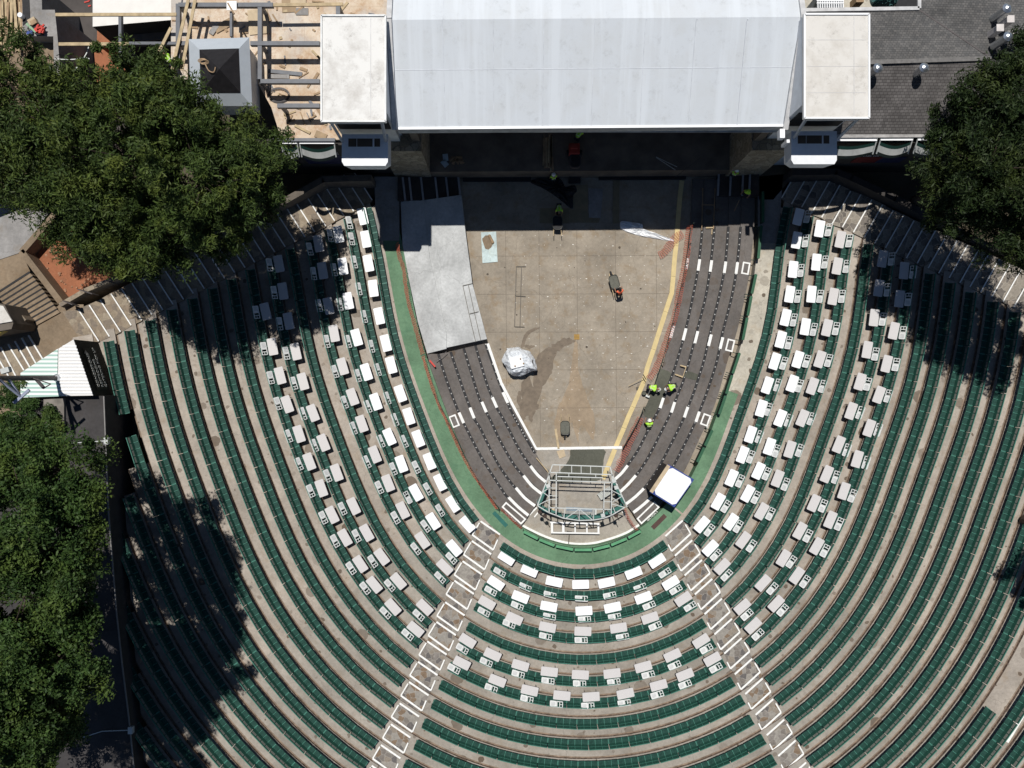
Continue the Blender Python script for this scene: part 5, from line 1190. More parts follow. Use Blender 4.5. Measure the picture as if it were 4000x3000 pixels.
# awnings
def awning(x0, x1, yt, yb, z, lab):
    r = empty('awning', P((x0+x1)/2, yt, z), lab, 'awning', 'scalloped awnings below the roofs')
    a = P(x0, yt, z); b = P(x1, yt, z); m = MB(); m.bar(a+Vector((0, -.08, 0)), b+Vector((0, -.08, 0)), .3, .06); part('top_strip', m, W_TABLE, r)
    G = []
    for i in range(11):
        t = i/10; sag = math.sin(math.pi*t); row = []
        for k, (dy, dz) in enumerate(((.25, -.15), (.42, -.3), (.75, -.55), (.86, -.8))):
            row.append(Vector((lerp(a.x, b.x, t), a.y-dy-sag*.28, z+dz)))
        G.append(row)
    for k, mt, nm in ((0, G_DK, 'dark_band'), (1, M('awning_cloth', (.42, .43, .42), .7), 'cloth'), (2, M('valance_green', (.035, .05, .045), .7), 'valance')):
        m = MB()
        for i in range(10): m.add([G[i][k+1], G[i+1][k+1], G[i+1][k], G[i][k]], [(0, 1, 2, 3)])
        part(nm, m, mt, r)
    for x in (a, b): m = MB(); m.bar(x+Vector((0, 0, .1)), x+Vector((0, -.9, -.6)), .07); part('arm', m, ALU, r)
awning(1098, 1160, 548, 590, 7.2, 'awning left of the full one below the construction floor, half behind pine leaves')
awning(1170, 1305, 548, 590, 7.2, 'scalloped awning below the construction floor, beside the left tower')
awning(3210, 3425, 537, 580, 7.3, 'scalloped awning below the shingle roof, nearest the right tower')
awning(3440, 3565, 535, 578, 7.3, 'scalloped awning below the shingle roof, middle one')
awning(3585, 3690, 535, 578, 7.3, 'scalloped awning below the shingle roof, half hidden by pine leaves')

# ---------------- construction site, upper left ----------------
def osb():
    m, t, b = nodes('osb_boards'); co = coord(t)
    c = mixc(t, (.50, .38, .26), (.64, .55, .44), ramp(t, noise(t, .5, 6, .65), .4, .6)); c = mixc(t, c, (.36, .19, .09), ramp(t, noise(t, 1.4, 10, .9), .48, .62, 0, .75))
    c = mixc(t, c, (.45, .44, .42), ramp(t, noise(t, .3, 5, .6), .52, .64, 0, .7))
    br = N(t, 'ShaderNodeTexBrick', Scale=1.0); br.inputs['Brick Width'].default_value = 2.44; br.inputs['Row Height'].default_value = 1.22; br.inputs['Mortar Size'].default_value = .006
    t.links.new(co, br.inputs['Vector']); c = mixc(t, c, (.34, .26, .19), br.outputs['Fac'])
    t.links.new(c, b.inputs['Base Color']); b.inputs['Roughness'].default_value = .8; bump(t, b, noise(t, 12, 4), .3); return m
OSB = osb()
ZO = 7.0; ZB = 8.4
m = MB(); m.prism([p.to_2d() for p in pl([(668, -60), (1600, -60), (1600, 300), (1330, 545), (1100, 548), (1060, 420), (1010, 330), (760, 430), (668, 300)], ZO)], ZO-.3, ZO, bottom=True); struct('construction_floor', m, OSB)
m = MB(); m.sheet([p.to_2d() for p in pl([(100, -60), (672, -60), (672, 420), (400, 640), (140, 560)], 1.5)], 1.5); struct('basement_floor', m, M('basement_slab', (.085, .075, .07), .9, .3, .6))
m = MB(); m.prism([p.to_2d() for p in pl([(362, -60), (668, -60), (668, 78), (362, 104)], 6.9)], 1.5, 6.9, 0, 1); solo('white_roof_slab', m, [M('white_slab', (.74, .72, .68), .7, .06, 2), DARKW], 'large clean white slab at the top edge between basement pit and steel frame', 'slab')
m = MB(); m.prism([p.to_2d() for p in pl([(380, 108), (425, 104), (447, 130), (448, 172), (378, 172)], 4.2)], 1.5, 4.2); m.prism([p.to_2d() for p in pl([(366, 190), (520, 190), (520, 240), (480, 300), (380, 330)], 2.4)], 1.4, 2.4); solo('soil_heap', m, C_DIRT, 'orange red soil heap between the beams of the basement pit', 'soil')
m = MB(); m.prism([p.to_2d() for p in pl([(455, 96), (668, 82), (668, 150), (560, 160), (470, 140)], 5.4)], 5.3, 5.4, bottom=True); solo('grey_panel', m, M('grey_brown_panel', (.16, .145, .13), .9), 'grey brown panel lying in shade under the white slab edge', 'panel')
m = MB(); m.prism([p.to_2d() for p in pl([(86, -60), (163, -60), (164, 38), (214, 38), (224, 138), (240, 330), (262, 470), (214, 470), (208, 142), (88, 140)], 6)], 1.0, 6.0); struct('concrete_ledge', m, C_GREY)
m = MB(); m.prism([p.to_2d() for p in pl([(86, -40), (113, -40), (118, 74), (90, 100)], 6.02)], 6.0, 6.03); solo('trench', m, BLACK, 'narrow black slot in the grey concrete ledge beside the lumber pile', 'slot')
m = MB(); m.sheet([p.to_2d() for p in pl([(-150, -80), (90, -80), (92, 150), (215, 160), (230, 470), (100, 700), (-150, 800)], 5)], 5.0); struct('dirt_terrace', m, C_BROWN)
g = random.Random(12); lp = 0
lroot = None
for i in range(26):
    x = -4+i*3.6+g.uniform(-3, 3); tl = g.uniform(-22, 14); y0 = g.uniform(-40, 10); y1 = g.uniform(120, 205)
    m = MB(); z = 5.1+.07*(i % 5); m.bar(P(x+tl*.5+4, y0, z), P(x-tl*.5, y1, z), g.uniform(.09, .19), .06)
    o = solo('lumber_board', m, LUMB if i % 3 else LUMBD, 'long loose board in the lumber pile at the top left corner', 'board', 'boards in the top left lumber pile')
m = MB(); m.lathe([(.15, 0), (.17, .36), (.16, .38)], P(91, 68, 6.0), 16); solo('white_bucket', m, W_TABLE, 'white bucket with lid at the edge of the lumber pile', 'bucket')
m = MB()
for i in range(34): 
    m.box(P(155+g.uniform(-15, 15), 112+g.uniform(-12, 12), 6.1+g.uniform(0, .3)), (.22, .1, .08), g.uniform(0, 3))
solo('red_straps', m, RED, 'tangled heap of red straps on the grey concrete ledge', 'straps')
m = MB(); m.box(P(130, 86, 6.2), (.5, .38, .35), .5); m.box(P(130, 86, 6.38), (.4, .3, .02), .5, 1); o = solo('cardboard_box', m, [PLY, LUMBD], 'open cardboard box above the red straps on the concrete ledge', 'box')
m = MB(); m.box(P(117, 128, 6.1), (.4, .22, .12), .1); solo('blue_case', m, BLUE, 'small blue case beside the red straps', 'case')
m = MB(); m.bar(P(103, 92, 6.35), P(140, 126, 6.3), .14, .05); solo('green_board', m, M('pale_green_board', (.25, .38, .24), .7), 'short pale green board leaning across the red straps', 'board')
m = MB(); v = P(156, 120, 6.05); m.lathe([(.34, 0), (.36, .2)], v, 14); solo('black_tub', m, BLACK, 'black tub below the heap of red straps', 'tub')
# steel frame
fr_ = empty('steel_frame', P(900, 200, ZO), 'grid of grey steel beams over the construction floor', 'steel frame')
def beam(p, q, w=.26, mat=STEEL, h=.28, nm='beam', z=ZB):
    m = MB(); m.bar(P(*p, z), P(*q, z), w, h); part(nm, m, mat, fr_)
beam((700, 22), (1068, 22)); beam((700, 172), (735, 172)); beam((980, 172), (1250, 172)); beam((508, 172), (700, 172), .18)
beam((1020, 320), (1250, 320)); beam((1085, 415), (1250, 415)); beam((698, 18), (698, 268), z=ZB-.03); beam((1017, 18), (1017, 312), z=ZB-.03); beam((905, 48), (905, 145), .15, z=ZB-.04); beam((1322, 26), (1322, 58), z=ZB-.03)
beam((472, 62), (474, 290), .18, z=ZB-.04); beam((1068, 548), (1310, 548), .2, z=7.25)
for x, y in ((700, 22), (1017, 22), (1017, 172), (700, 172), (1020, 320), (1322, 26), (473, 172), (1100, 415)):
    t = P(x, y, ZB-.2); m = MB(); m.bar((t.x, t.y, 1.6), t, .2, .2); part('column', m, STEEL, fr_)
beam((1068, 20), (1340, 17), .2, LUMB, .1, 'timber_plate', ZB+.1); beam((218, 58), (690, 57), .2, LUMB, .1, 'timber_plate', ZB+.1); beam((230, 173), (505, 172), .2, LUMB, .1, 'timber_plate', ZB+.1)
g2 = 'long boards leaning over the steel frame'
for p, q, l in (((740, -20), (672, 275), 'left long pale board leaning over the steel frame beside the kiosk'), ((764, -10), (710, 275), 'right long pale board leaning over the steel frame beside the kiosk'), ((668, 108), (622, 200), 'short pale board lying across the beams above the pine')):
    plank(p, q, .19, ZB+.3, l, g2)
for p, q, w, l, mt in (((1048, 277), (1180, 290), .24, 'loose steel channel lying on the construction floor', STEEL), ((1045, 298), (1130, 300), .26, 'grey board offcut beside the loose steel channel', C_GREY), ((1152, 490), (1212, 520), .16, 'plank on the construction floor near the awnings', LUMB), ((1205, 468), (1235, 450), .1, 'short stick beside the left tower', LUMBD)):
    m = MB(); m.bar(P(*p, ZO+.06), P(*q, ZO+.06), w, .08); solo('loose_beam' if mt is STEEL else 'offcut', m, mt, l, 'offcut')
m = MB(); m.box(P(1253, 530, ZO+.05), (.75, .45, .05), -.4); solo('plywood_offcut', m, M('plywood_brown', (.33, .24, .15), .8), 'brown plywood offcut above the awnings beside the left tower', 'offcut')
m = MB(); m.box(P(905, 22, ZB+.3), (.62, .55, .04)); m.bar(P(890, 12, ZB+.4), P(915, 55, ZB+.4), .09, mat=1); solo('white_sheet', m, [W_TABLE, LUMBD], 'white sheet with a pinkish stick lying on the top steel beam', 'sheet')
m = MB()
for k in range(3):
    q = [P(1090+42*math.cos(t)*(1-.08*k), 372+30*math.sin(t)*(1-.08*k), ZO+.05+.03*k) for t in np.linspace(0, 6.2, 22)]; m.path(q, .035)
solo('hose_coil', m, LEG, 'dark hose coiled on the construction floor left of the tower', 'hose')
m = MB(); m.path(smooth([P(x, y, 8.0) for x, y in ((350, 170), (340, 205), (322, 235), (300, 265), (270, 300))], 4), .05); m.path(smooth([P(x, y, 8.0) for x, y in ((215, 228), (240, 232), (290, 232), (330, 226), (350, 230))], 4), .05)
solo('white_hose', m, ALU, 'pale hoses hanging over the basement pit above the pine', 'hose')
m = MB(); m.path([P(343, -10, 6.5), P(350, 5, 6.5), P(330, 10, 6.5)], .08); m.path([P(345, 25, 6.5), P(356, 22, 6.5)], .08); solo('red_pipe', m, RED, 'red pipe pieces beside the white slab at the top edge', 'pipe')
# kiosk
ki = empty('kiosk', P(860, 280, ZO), 'small kiosk with pyramid roof, pale grey border and black cover', 'kiosk')
ko = [(737, 153), (974, 146), (985, 414), (745, 414)]; z0, z1 = 9.2, 10.9
apx = P(858, 270, z1)
m = MB(); v = [P(x, y, z0) for x, y in ko]
for i in range(4): m.add([v[i], v[(i+1) % 4], apx], [(2, 1, 0)])
part('roof', m, M('kiosk_roof_grey', (.42, .46, .50), .5, .05, 2), ki)
vi = [P(x, y, 0) for x, y in ((778, 183), (930, 187), (928, 362), (778, 356))]
m = MB(); inn = []
for i, w in enumerate(v): inn.append(w.lerp(apx, .36)+Vector((0, 0, .03)))
up = apx+Vector((0, 0, .04))
for i in range(4): m.add([inn[i], inn[(i+1) % 4], up], [(2, 1, 0)])
part('roof_cover', m, M('black_roof_cover', (.016, .015, .017), .6, .3, 4), ki)
m = MB(); m.path(smooth([P(800, 245, 10.4), P(815, 275, 10.6), P(835, 282, 10.8), P(842, 262, 10.9)], 4), .06)
for i in range(4): m.path([P(790+22*math.cos(t)*.8+i*3, 237+9*math.sin(t)+i*2, 10.25+.03*i) for t in np.linspace(0, 6, 9)], .03)
part('rope', m, LUMBD, ki)
m = MB(); c = sum(v, Vector())/4; m.prism([((p-c)*.85+c).to_2d() for p in v], ZO-.3, z0-.1); part('wall', m, W_SHADE, ki)
# planter, stairs and landing on the left
m = MB(); m.sheet([p.to_2d() for p in pl([(205, 838), (450, 880), (470, 1090), (240, 1185), (88, 985)], 1.8)], 1.8); struct('red_soil_bed', m, C_DIRT)
m = MB()
g = random.Random(4)
for _ in range(90):
    x, y = g.uniform(130, 440), g.uniform(930, 1150)
    if inside((x, y), [(215, 880), (440, 880), (460, 1080), (250, 1170), (135, 1000)]): m.lathe([(g.uniform(.03, .12), 0), (g.uniform(.02, .09), g.uniform(.04, .1))], P(x, y, 1.8), 6)
o = solo('soil_clods', m, M('soil_clod', (.36, .20, .12), .9), 'scattered soil clods and stones on the red soil bed', 'stones'); o['kind'] = 'stuff'
wall('planter_wall', [(208, 842), (84, 983), (236, 1180)], 1.0, 3.0, .42, C_BROWN, 'tan wall bending round the left side of the red soil bed')
wall('planter_wall', [(236, 1190), (330, 1135), (450, 1085), (600, 1015)], .5, 3.0, .3, S_SIDE, 'brown stone wall between red soil bed and left stairs')
m = MB(); m.sheet([p.to_2d() for p in pl([(-200, 760), (190, 830), (84, 985), (-200, 1080)], 2.9)], 2.9); struct('path', m, C_GREY)
m = MB(); m.sheet([p.to_2d() for p in pl([(-200, 1075), (84, 985), (118, 1060), (-200, 1260)], 2.85)], 2.86); struct('landing', m, C_BROWN)
st_ = empty('concrete_stairs', P(120, 1170, 2), 'flight of pale concrete steps descending beside the red soil bed', 'stairs')
for i in range(10):
    x0, y0, x1, y1 = -18+12.2*i, 1146+14.6*i, 116+11.8*i, 1061+15.9*i; z = 2.85-.0*i
    m = MB(); z = 2.85-.035*i
    m.prism([p.to_2d() for p in pl([(x0, y0+5), (x1, y1+5), (x1+11.8, y1+15.9), (x0+12.2, y0+14.6)], z)], 1.0, z); part('step', m, C_BROWN, st_)
    m = MB(); m.bar(P(x0+2, y0+2, z+.01), P(x1, y1+2, z+.01), .14, .03); part('step_gap', m, BLACK, st_)
m = MB(); m.sheet([p.to_2d() for p in pl([(-200, 1200), (130, 1290), (236, 1190), (330, 1190), (330, 1250), (400, 1350), (200, 1600), (-200, 1700)], 2.3)], 2.42); struct('landing', m, C_BROWN)
ls = empty('stone_stairs', P(80, 1400, 2.4), 'short stone stairs with pale nosings at the left edge above the striped roof', 'stairs')
for (a, b) in (((112, 1310), (168, 1402)), ((86, 1320), (142, 1420)), ((59, 1333), (118, 1434)), ((33, 1345), (95, 1446)), ((4, 1356), (70, 1482)), ((-20, 1375), (48, 1492))):
    m = MB(); m.bar(P(*a, 2.5), P(*b, 2.5), .1, .12); part('step_nosing', m, W_MARK, ls)
m = MB(); m.prism([p.to_2d() for p in pl([(-60, 1375), (112, 1305), (168, 1402), (40, 1500)], 2.45)], 1, 2.46); part('steps', m, S_SIDE, ls)
kb = empty('ticket_booth', P(0, 1240, 2.4), 'corner of a booth with white roof and yellow sign at the left edge', 'booth')
m = MB(); m.prism([p.to_2d() for p in pl([(-200, 1150), (18, 1190), (52, 1262), (45, 1285), (-200, 1330)], 5)], 2.4, 5); part('wall', m, BROWNW, kb)
m = MB(); m.prism([p.to_2d() for p in pl([(-210, 1160), (12, 1195), (48, 1255), (-210, 1300)], 5.12)], 5.0, 5.12); part('roof', m, R_TOW2, kb)
m = MB(); m.bar(P(-20, 1315, 4.6), P(48, 1275, 4.6), .12, .5); part('sign', m, M('yellow_sign', (.45, .36, .06), .5), kb)
wall('stone_post', [(52, 1225), (88, 1262)], 2, 3.6, .7, S_SIDE, 'short stone pier right of the yellow booth sign')
wall('railing', [(245, 1175), (282, 1190)], 3.0, 3.9, .06, LEG, 'black handrail piece at the lower tip of the red soil bed', 'railing', 'handrails on the stone wall')
wall('railing', [(302, 1130), (360, 1148)], 3.0, 3.9, .06, LEG, 'black handrail piece midway along the red soil bed wall', 'railing', 'handrails on the stone wall')
wall('railing', [(412, 1094), (440, 1104)], 3.0, 3.9, .06, LEG, 'black handrail piece at the shaded end of the red soil bed wall', 'railing', 'handrails on the stone wall')
# ---------------- concession building on the left ----------------
cb = empty('concession_building', P(250, 1600, 2.4), 'long flat roofed concession building along the left edge', 'building')
m = MB(); m.prism([p.to_2d() for p in pl([(80, 1550), (406, 1546), (416, 1800), (424, 2000), (440, 2200), (456, 2400), (478, 2600), (503, 2800), (530, 3060), (-250, 3060), (-250, 1900), (80, 1780)], 5)], -1.2, 5.0, 0, 1); part('wall', m, [concrete('dark_roof_felt', (.062, .058, .058), stains=.3, spots=False), DARKW], cb)
m = MB(); m.path([P(x, y, 5.03) for x, y in ((406, 1548), (416, 1800), (424, 2000), (440, 2200), (456, 2400), (478, 2600), (503, 2800), (530, 3060))], .07, .08); part('roof_edge', m, M('edge_metal', (.22, .21, .20), .5), cb)
m = MB(); m.path([P(270, 1732, 5.04), P(412, 1722, 5.04)], .07, .05); m.path([P(325, 2880, 5.04), P(400, 2856, 5.04), P(505, 2852, 5.04)], .05, .05); part('cable', m, ALU, cb)
m = MB(); m.box(P(418, 1722, 5.0), (.3, .45, .3)); m.box(P(512, 2851, 5.0), (.3, .45, .3)); part('junction_box', m, ALU, cb)
m = MB(); m.prism([p.to_2d() for p in pl([(170, 1560), (250, 1556), (250, 1660), (172, 1668)], 5.2)], 5, 5.2); part('roof_hatch', m, M('weathered_hatch', (.20, .18, .16), .9, .4, 1.2), cb)
def stripes():
    m, t, b = nodes('striped_metal_roof'); co = coord(t); sp = N(t, 'ShaderNodeSeparateXYZ'); t.links.new(co, sp.inputs[0])
    w = N(t, 'ShaderNodeMath', operation='SINE'); k = N(t, 'ShaderNodeMath', operation='MULTIPLY'); t.links.new(sp.outputs[1], k.inputs[0]); k.inputs[1].default_value = 2*math.pi/.27; t.links.new(k.outputs[0], w.inputs[0])
    c = mixc(t, (.34, .50, .44), (.80, .83, .80), ramp(t, w.outputs[0], -.25, .25)); t.links.new(c, b.inputs['Base Color']); b.inputs['Roughness'].default_value = .5; return m
ZC = 5.7
m = MB(); m.prism([p.to_2d() for p in pl([(228, 1362), (287, 1326), (363, 1545), (240, 1547), (226, 1460)], ZC)], ZC-.12, ZC, bottom=True); part('roof', m, M('white_corrugated', (.68, .67, .65), .5, .06, 8), cb)
m = MB(); m.prism([p.to_2d() for p in pl([(80, 1457), (226, 1362), (224, 1460), (238, 1548), (80, 1553)], ZC-.1)], ZC-.3, ZC-.1, bottom=True); part('roof', m, stripes(), cb)
m = MB()
for i in range(15): 
    y = 1352+i*13; xl = max(232, 287-(y-1326)*1.6); xr = 290+(y-1326)*.335
    m.bar(P(xl, y, ZC+.02), P(min(xr, 362), y, ZC+.02), .09, .03)
part('roof_rib', m, W_TABLE, cb)
mb = MB(); mb.sheet([p.to_2d() for p in pl([(300, 1330), (420, 1330), (540, 1620), (560, 3100), (380, 3100)], 1.2)], 1.2); struct('alley_floor', mb, M('alley_dark', (.07, .065, .06), .9, .3, 1))
# sign wall facing the seats
sa = P(287, 1326, ZC); sb_ = P(363, 1545, ZC); d = (sb_-sa)
m = MB(); m.add([sa+Vector((0, 0, -.05)), sb_+Vector((0, 0, -.05)), Vector((sb_.x+.0, sb_.y, 2.4)), Vector((sa.x, sa.y, 2.4))], [(0, 1, 2, 3), (3, 2, 1, 0)]); part('sign_wall', m, M('sign_wall_black', (.022, .026, .024), .6), cb)
off = Vector((d.y, -d.x, 0)).normalized()*-.04
if off.x < 0: off = -off
u = d.normalized(); A = sa.lerp(sb_, .14)+off; B = sa.lerp(sb_, .90)+off
m = MB(); m.add([Vector((A.x, A.y, 5.0)), Vector((B.x, B.y, 5.0)), Vector((B.x, B.y, 3.3)), Vector((A.x, A.y, 3.3))], [(0, 1, 2, 3), (3, 2, 1, 0)]); part('sign_panel', m, M('sign_panel_olive', (.05, .052, .042), .6), cb)
ang = math.atan2(-u.y, -u.x)          # text runs from the lower end to the upper end, letters standing up
GT2 = M('sign_lettering', (.62, .62, .58), .6)
mtx = Matrix(((-u.x, 0, off.normalized().x, 0), (-u.y, 0, off.normalized().y, 0), (0, 1, 0, 0), (0, 0, 0, 1)))
def wtext(s, t, z, size):
    p = sa.lerp(sb_, t)+off*2; q = mtx.to_3x3(); X = Vector((-u.x, -u.y, 0)); Yv = Vector((0, 0, 1)); Zv = X.cross(Yv)
    R_ = Matrix((X, Yv, Zv)).transposed().to_euler(); return text('sign_lettering', s, (p.x, p.y, z), size, 0, GT2, align='LEFT', parent=cb, rot=tuple(R_))
wtext('CONCESSIONS', .86, 4.7, .36); wtext('RESTROOMS', .86, 4.2, .36); wtext('CATERING PICK UP', .86, 3.75, .33)
m = MB(); 
for t0, t1, w in ((.31, .25, .16),):
    a = sa.lerp(sb_, t0)+off*2; b = sa.lerp(sb_, t1)+off*2; c = sa.lerp(sb_, .19)+off*2
    for z0_, z1_, p, q in ((4.75, 4.95, a, b),): m.add([Vector((p.x, p.y, z0_)), Vector((q.x, q.y, z0_)), Vector((q.x, q.y, z1_)), Vector((p.x, p.y, z1_))], [(0, 1, 2, 3), (3, 2, 1, 0)])
    m.add([Vector((b.x, b.y, 4.6)), Vector((c.x, c.y, 4.85)), Vector((b.x, b.y, 5.1))], [(0, 1, 2), (2, 1, 0)])
part('sign_arrow', m, GT2, cb)
# light mast
lm_ = empty('light_mast', P(228, 1476, ZC), 'thick dark lighting mast rising from the striped roof and leaning out of the picture', 'mast')
bs = P(228, 1476, ZC-.2); tp = Vector((bs.x-.2, bs.y-.1, 14.5))
m = MB(); m.tube(bs, tp, .17, 14, r2=.14); part('pole', m, M('mast_grey', (.10, .095, .09), .5, .2, 3), lm_)
m = MB(); m.lathe([(.34, 0), (.26, .25), (.2, .4)], bs, 14); part('collar', m, GALV, lm_)
c = P(82, 1550, 10.2); 
m = MB(); m.path([Vector((bs.x-.1, bs.y, 10.6)), c], .12); m.path([Vector((bs.x-.1, bs.y, 11.6)), c], .12); m.bar(c+Vector((-.42, -.38, 0)), c+Vector((.5, .42, 0)), .17, .12); part('lamp_bracket', m, M('bracket_blue_grey', (.28, .31, .40), .5), lm_)
q = Vector((bs.x-.05, bs.y, 8.0)); e = P(172, 1516, 8.2); m = MB(); m.path([q, e], .16); m.path([e, P(198, 1500, 8.2), Vector((bs.x, bs.y, 8.4))], .06); part('flood_lamp', m, LEG, lm_)
m = MB(); c2 = Vector((bs.x+.3, bs.y+.9, 11.4)); m.box(P(24, 1447, 11.4), (.5, .3, .3), .3); part('flood_lamp', m, ALU, lm_)
# white line and ramp at the lower right corner
m = MB(); m.ribbon([P(3932, 2898, zt(17)+.01), P(4010, 2768, zt(17)+.01)], .28, t=.0, dz=.02); struct('painted_line', m, W_MARK)

m = MB(); g = random.Random(77)
for _ in range(150):
    x, y = g.uniform(680, 1530), g.uniform(5, 540)
    if not inside((x, y), [(672, 0), (1540, 0), (1540, 300), (1330, 540), (1100, 540), (1060, 420), (1000, 330), (1000, 140), (720, 140), (672, 200)]): continue
    m.box(P(x, y, ZO+.04), (g.uniform(.05, .2), g.uniform(.12, .9), .04), g.uniform(0, 3), g.choice((0, 0, 1, 2)))
o = solo('wood_debris', m, [LUMBD, LUMB, STEEL], 'scattered wood offcuts and debris on the construction floor', 'debris'); o['kind'] = 'stuff'
for i, (x, y, a, w, l) in enumerate(((1128, 15, .05, .9, 1.1), (1180, 45, 0, .8, .45), (1010, 85, .1, 1.3, 1.6), (880, 95, .5, 1.5, .5), (835, 115, -.6, .35, .7), (1165, 5, 0, 1.0, .5))):
    m = MB(); m.box(P(x, y, ZO+.03+.012*i), (w, l, .03), a); solo('plywood_offcut', m, [M('plywood_brown', (.33, .24, .15), .8), C_GREY, PLY][i % 3], ['brown board at the top edge of the construction floor', 'small grey board under the top steel beam', 'pale plywood sheet beside the second steel column', 'long brown board above the kiosk', 'short grey board lying askew above the kiosk', 'narrow pale board at the very top of the construction floor'][i], 'offcut')
# ---------------- trees ----------------
def leafmat(name, a, b_):
    m, t, bs = nodes(name)
    oi = N(t, 'ShaderNodeNewGeometry'); f = oi.outputs['Random Per Island']
    b = b_; c = mixc(t, a, b, f); c = mixc(t, c, tuple(x*.55 for x in a), ramp(t, noise(t, .9, 3), .45, .65, 0, .8)); c = mixc(t, c, (b[0]*1.7, b[1]*1.35, b[2]*1.1), ramp(t, noise(t, .38, 4, .6), .50, .68, 0, .75))
    t.links.new(c, bs.inputs['Base Color']); bs.inputs['Roughness'].default_value = .6; bs.inputs['Specular IOR Level'].default_value = .2
    return m
L_PINE = leafmat('pine_foliage', (.030, .054, .014), (.072, .110, .024))
L_DARK = leafmat('dark_pine_foliage', (.012, .024, .008), (.030, .050, .013))
L_BROAD = leafmat('broadleaf_foliage', (.024, .054, .013), (.056, .098, .022))
def leaves(name, cl, per, ls, mat, root, flat=.55, seed=0, thin=.38):
    "cl: list of (x,y,z,r); per: leaves per clump; random small quads spread through each clump"
    g = np.random.default_rng(seed); cl = np.array(cl); n = len(cl)*per
    c = np.repeat(cl, per, 0); d = g.normal(size=(n, 3)); d /= np.linalg.norm(d, axis=1)[:, None]
    rad = g.random(n)**.5; pos = c[:, :3]+d*(rad*c[:, 3])[:, None]*np.array([1, 1, .6])
    nz = g.normal(size=(n, 3)); nz[:, 2] = np.abs(nz[:, 2])+flat; nz /= np.linalg.norm(nz, axis=1)[:, None]
    u = np.cross(nz, g.normal(size=(n, 3))); u /= np.linalg.norm(u, axis=1)[:, None]; w = np.cross(nz, u)
    s = ls*g.uniform(.6, 1.4, n)[:, None]; u = u*s*1.0; w = w*s*thin
    V = np.stack([pos-u, pos-w, pos+u, pos+w], 1).reshape(-1, 3)
    me = bpy.data.meshes.new(name); me.vertices.add(4*n); me.vertices.foreach_set('co', V.ravel())
    me.loops.add(4*n); me.loops.foreach_set('vertex_index', np.arange(4*n)); me.polygons.add(n)
    me.polygons.foreach_set('loop_start', np.arange(0, 4*n, 4)); me.polygons.foreach_set('loop_total', np.full(n, 4)); me.update(); me.validate()
    me.materials.append(mat); me.transform(Matrix.Translation(-root.location)); return link(name, me, root)
def tree(lobes, base_z, mat, lab, ls=.115, dens=1.0, seed=1, cat='tree', name='tree', group='trees round the seating bowl', rise=0, bx=0., per=230):
    g = random.Random(seed); lb = [(P(x, y, z+rise), r*(1-rise*.02)) for x, y, z, r in lobes]
    cen = sum((v for v, r in lb), Vector())/len(lb); cx_ = cen.x+bx; root = empty(name, (cx_, cen.y, base_z), lab, cat, group)
    cl = []; tips = []
    for v, r in lb:
        k = int(30*dens*r*r/6)
        for _ in range(k):
            a = g.uniform(0, 2*math.pi); el = math.asin(g.uniform(-.75, 1)); rr = r*g.uniform(.62, 1.03)
            p = v+Vector((math.cos(a)*math.cos(el)*rr*1.04, math.sin(a)*math.cos(el)*rr*1.04, math.sin(el)*rr*1.2+g.uniform(-.5, .5))); cr = g.choice((.35, .5, .7, .95))
            cl.append((*p, cr)); 
            if g.random() < .25: tips.append(p)
        for _ in range(int(k*.7)):       # inner, lower clumps
            p = v+Vector((g.uniform(-.7, .7)*r, g.uniform(-.7, .7)*r, g.uniform(-.6, .1)*r)); cl.append((*p, g.uniform(.5, .9)))
    leaves('crown', cl, per, ls*(1.25 if mat is not L_BROAD else 1), mat, root, seed=seed, thin=.24 if mat is not L_BROAD else .45, flat=.02 if mat is not L_BROAD else .12)
    m = MB(); B = Vector((cx_, cen.y, base_z)); K = Vector((cx_+(cen.x-cx_)*.4, cen.y, base_z+(cen.z-base_z)*.5))
    m.tube(B, K, .42, 10, r2=.30)
    for v, r in lb:
        j = K+(v-K)*.55+Vector((g.uniform(-.4, .4), g.uniform(-.4, .4), 0)); m.tube(K-Vector((0, 0, .3)), j, .2, 7, r2=.13); m.tube(j, v, .13, 6, r2=.07)
        for p in tips:
            if (p-v).length < r*1.05: m.tube(v-Vector((0, 0, .9)), p-Vector((0, 0, .45)), .045, 5, r2=.012)
    part('trunk', m, BARK, root)
tree([(40, 330, 11, 2.9), (170, 480, 12, 3.3), (50, 640, 11, 2.8), (250, 640, 12.5, 3.4), (300, 860, 11, 2.2)], 2.5, L_PINE, 'dark green pine crown at the left edge beside the lumber pile', seed=1)
tree([(410, 390, 12, 2.8), (560, 330, 11, 2.0), (480, 600, 14, 3.6), (650, 470, 13, 3.0), (470, 850, 12.5, 3.0), (340, 740, 12, 2.8), (430, 975, 11, 1.7), (570, 960, 12, 2.2)], 2.5, L_PINE, 'large dark pine in the middle of the upper left group above the red dirt', seed=2)
tree([(735, 490, 12, 1.9), (900, 650, 13, 2.3), (1020, 560, 11, 1.7), (760, 700, 14, 3.5), (950, 740, 12, 2.4), (660, 880, 12, 2.6), (860, 880, 11, 1.9)], 1.5, L_PINE, 'dark pine reaching over the left stairs beside the construction platform', seed=3)
tree([(3960, 370, 12, 2.6), (3850, 400, 12, 2.3), (3995, 130, 10, 1.0), (3770, 500, 12, 2.0), (3900, 640, 13.5, 3.2), (3710, 660, 11, 1.7), (3990, 830, 12, 2.8), (3810, 780, 12, 2.3), (4100, 600, 13, 3), (4150, 880, 14, 3.2), (4300, 1000, 14, 3)], 1.5, L_DARK, 'dark pine overhanging the shingle roof and right stairs at the right edge', seed=4)
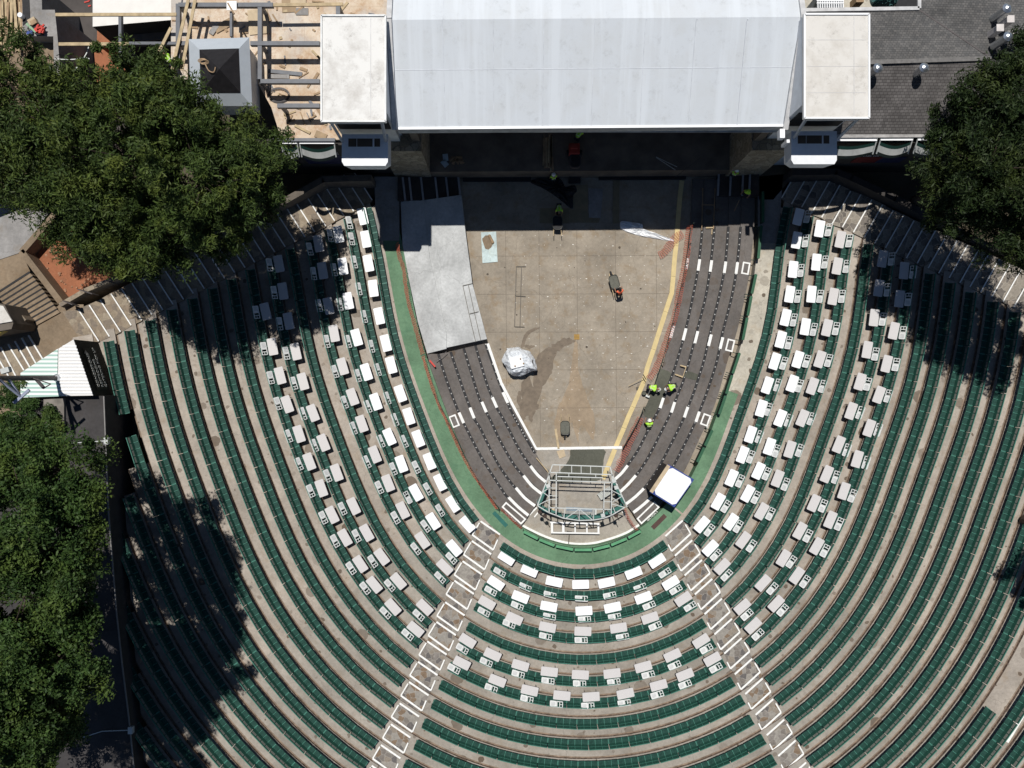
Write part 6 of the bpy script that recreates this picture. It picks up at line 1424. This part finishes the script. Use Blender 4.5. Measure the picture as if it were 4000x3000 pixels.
tree([(60, 1790, 11, 2.6), (215, 1850, 13, 2.5), (300, 2000, 14, 1.7), (60, 2020, 15, 3.2), (220, 2110, 15, 2.3), (220, 2180, 7, 1.8)], 3.0, L_BROAD, 'leafy green tree over the dark flat roof, upper of the lower left group', ls=.095, seed=5, rise=3.5, bx=-7, per=300)
tree([(70, 2300, 15, 3.2), (240, 2330, 16, 1.9), (230, 2560, 16, 2.4), (60, 2600, 15, 3.2), (190, 2740, 14, 1.8), (290, 2440, 15, 1.3), (70, 2800, 14, 2.2), (330, 2680, 15, .9), (225, 2330, 7, 1.8), (230, 2500, 7, 1.8), (220, 2680, 7, 1.8), (200, 2830, 6.5, 1.8)], 3.0, L_BROAD, 'leafy green tree over the dark flat roof, middle of the lower left group', ls=.095, seed=6, rise=3.2, bx=-7, per=300)
tree([(-40, 2900, 16, 2.4), (-150, 2700, 17, 3), (-100, 2850, 19, 3), (-80, 2600, 18.5, 2.8), (-130, 3080, 19, 3), (150, 2960, 8, 1.6)], 3.0, L_BROAD, 'leafy green treetop in the bottom left corner', ls=.095, seed=7, rise=2, bx=-4)
tree([(4385, 2190, 13, 1.6), (4440, 2170, 13, 1.7), (4560, 2100, 13, 2.2)], 3.0, L_PINE, 'tree beyond the right edge whose shadow falls on the seat rows', seed=8)
tree([(40, 1610, 6.2, .9), (100, 1580, 6.0, .6), (20, 1560, 6.0, .6), (130, 1650, 6.2, .7), (210, 1600, 6.1, .45)], 4.6, L_BROAD, 'leafy green vines growing over the dark roof below the striped roof', ls=.09, dens=3, seed=9, cat='vine', name='vine', group=None) if False else None
m_ = empty('vine', P(60, 1610, 5.2), 'leafy green vines creeping over the dark roof below the white striped roof', 'vine')
g = random.Random(5); cl = []
for x, y, r in ((20, 1540, 30), (70, 1520, 30), (40, 1600, 40), (110, 1560, 26), (20, 1660, 40), (130, 1640, 40), (200, 1610, 26), (210, 1680, 30), (150, 1720, 40)):
    for _ in range(14): cl.append((*P(x+g.uniform(-r, r), y+g.uniform(-r, r), 5.4+g.uniform(-.2, .25)), .35))
leaves('foliage', cl, 90, .09, L_BROAD, m_, seed=9)
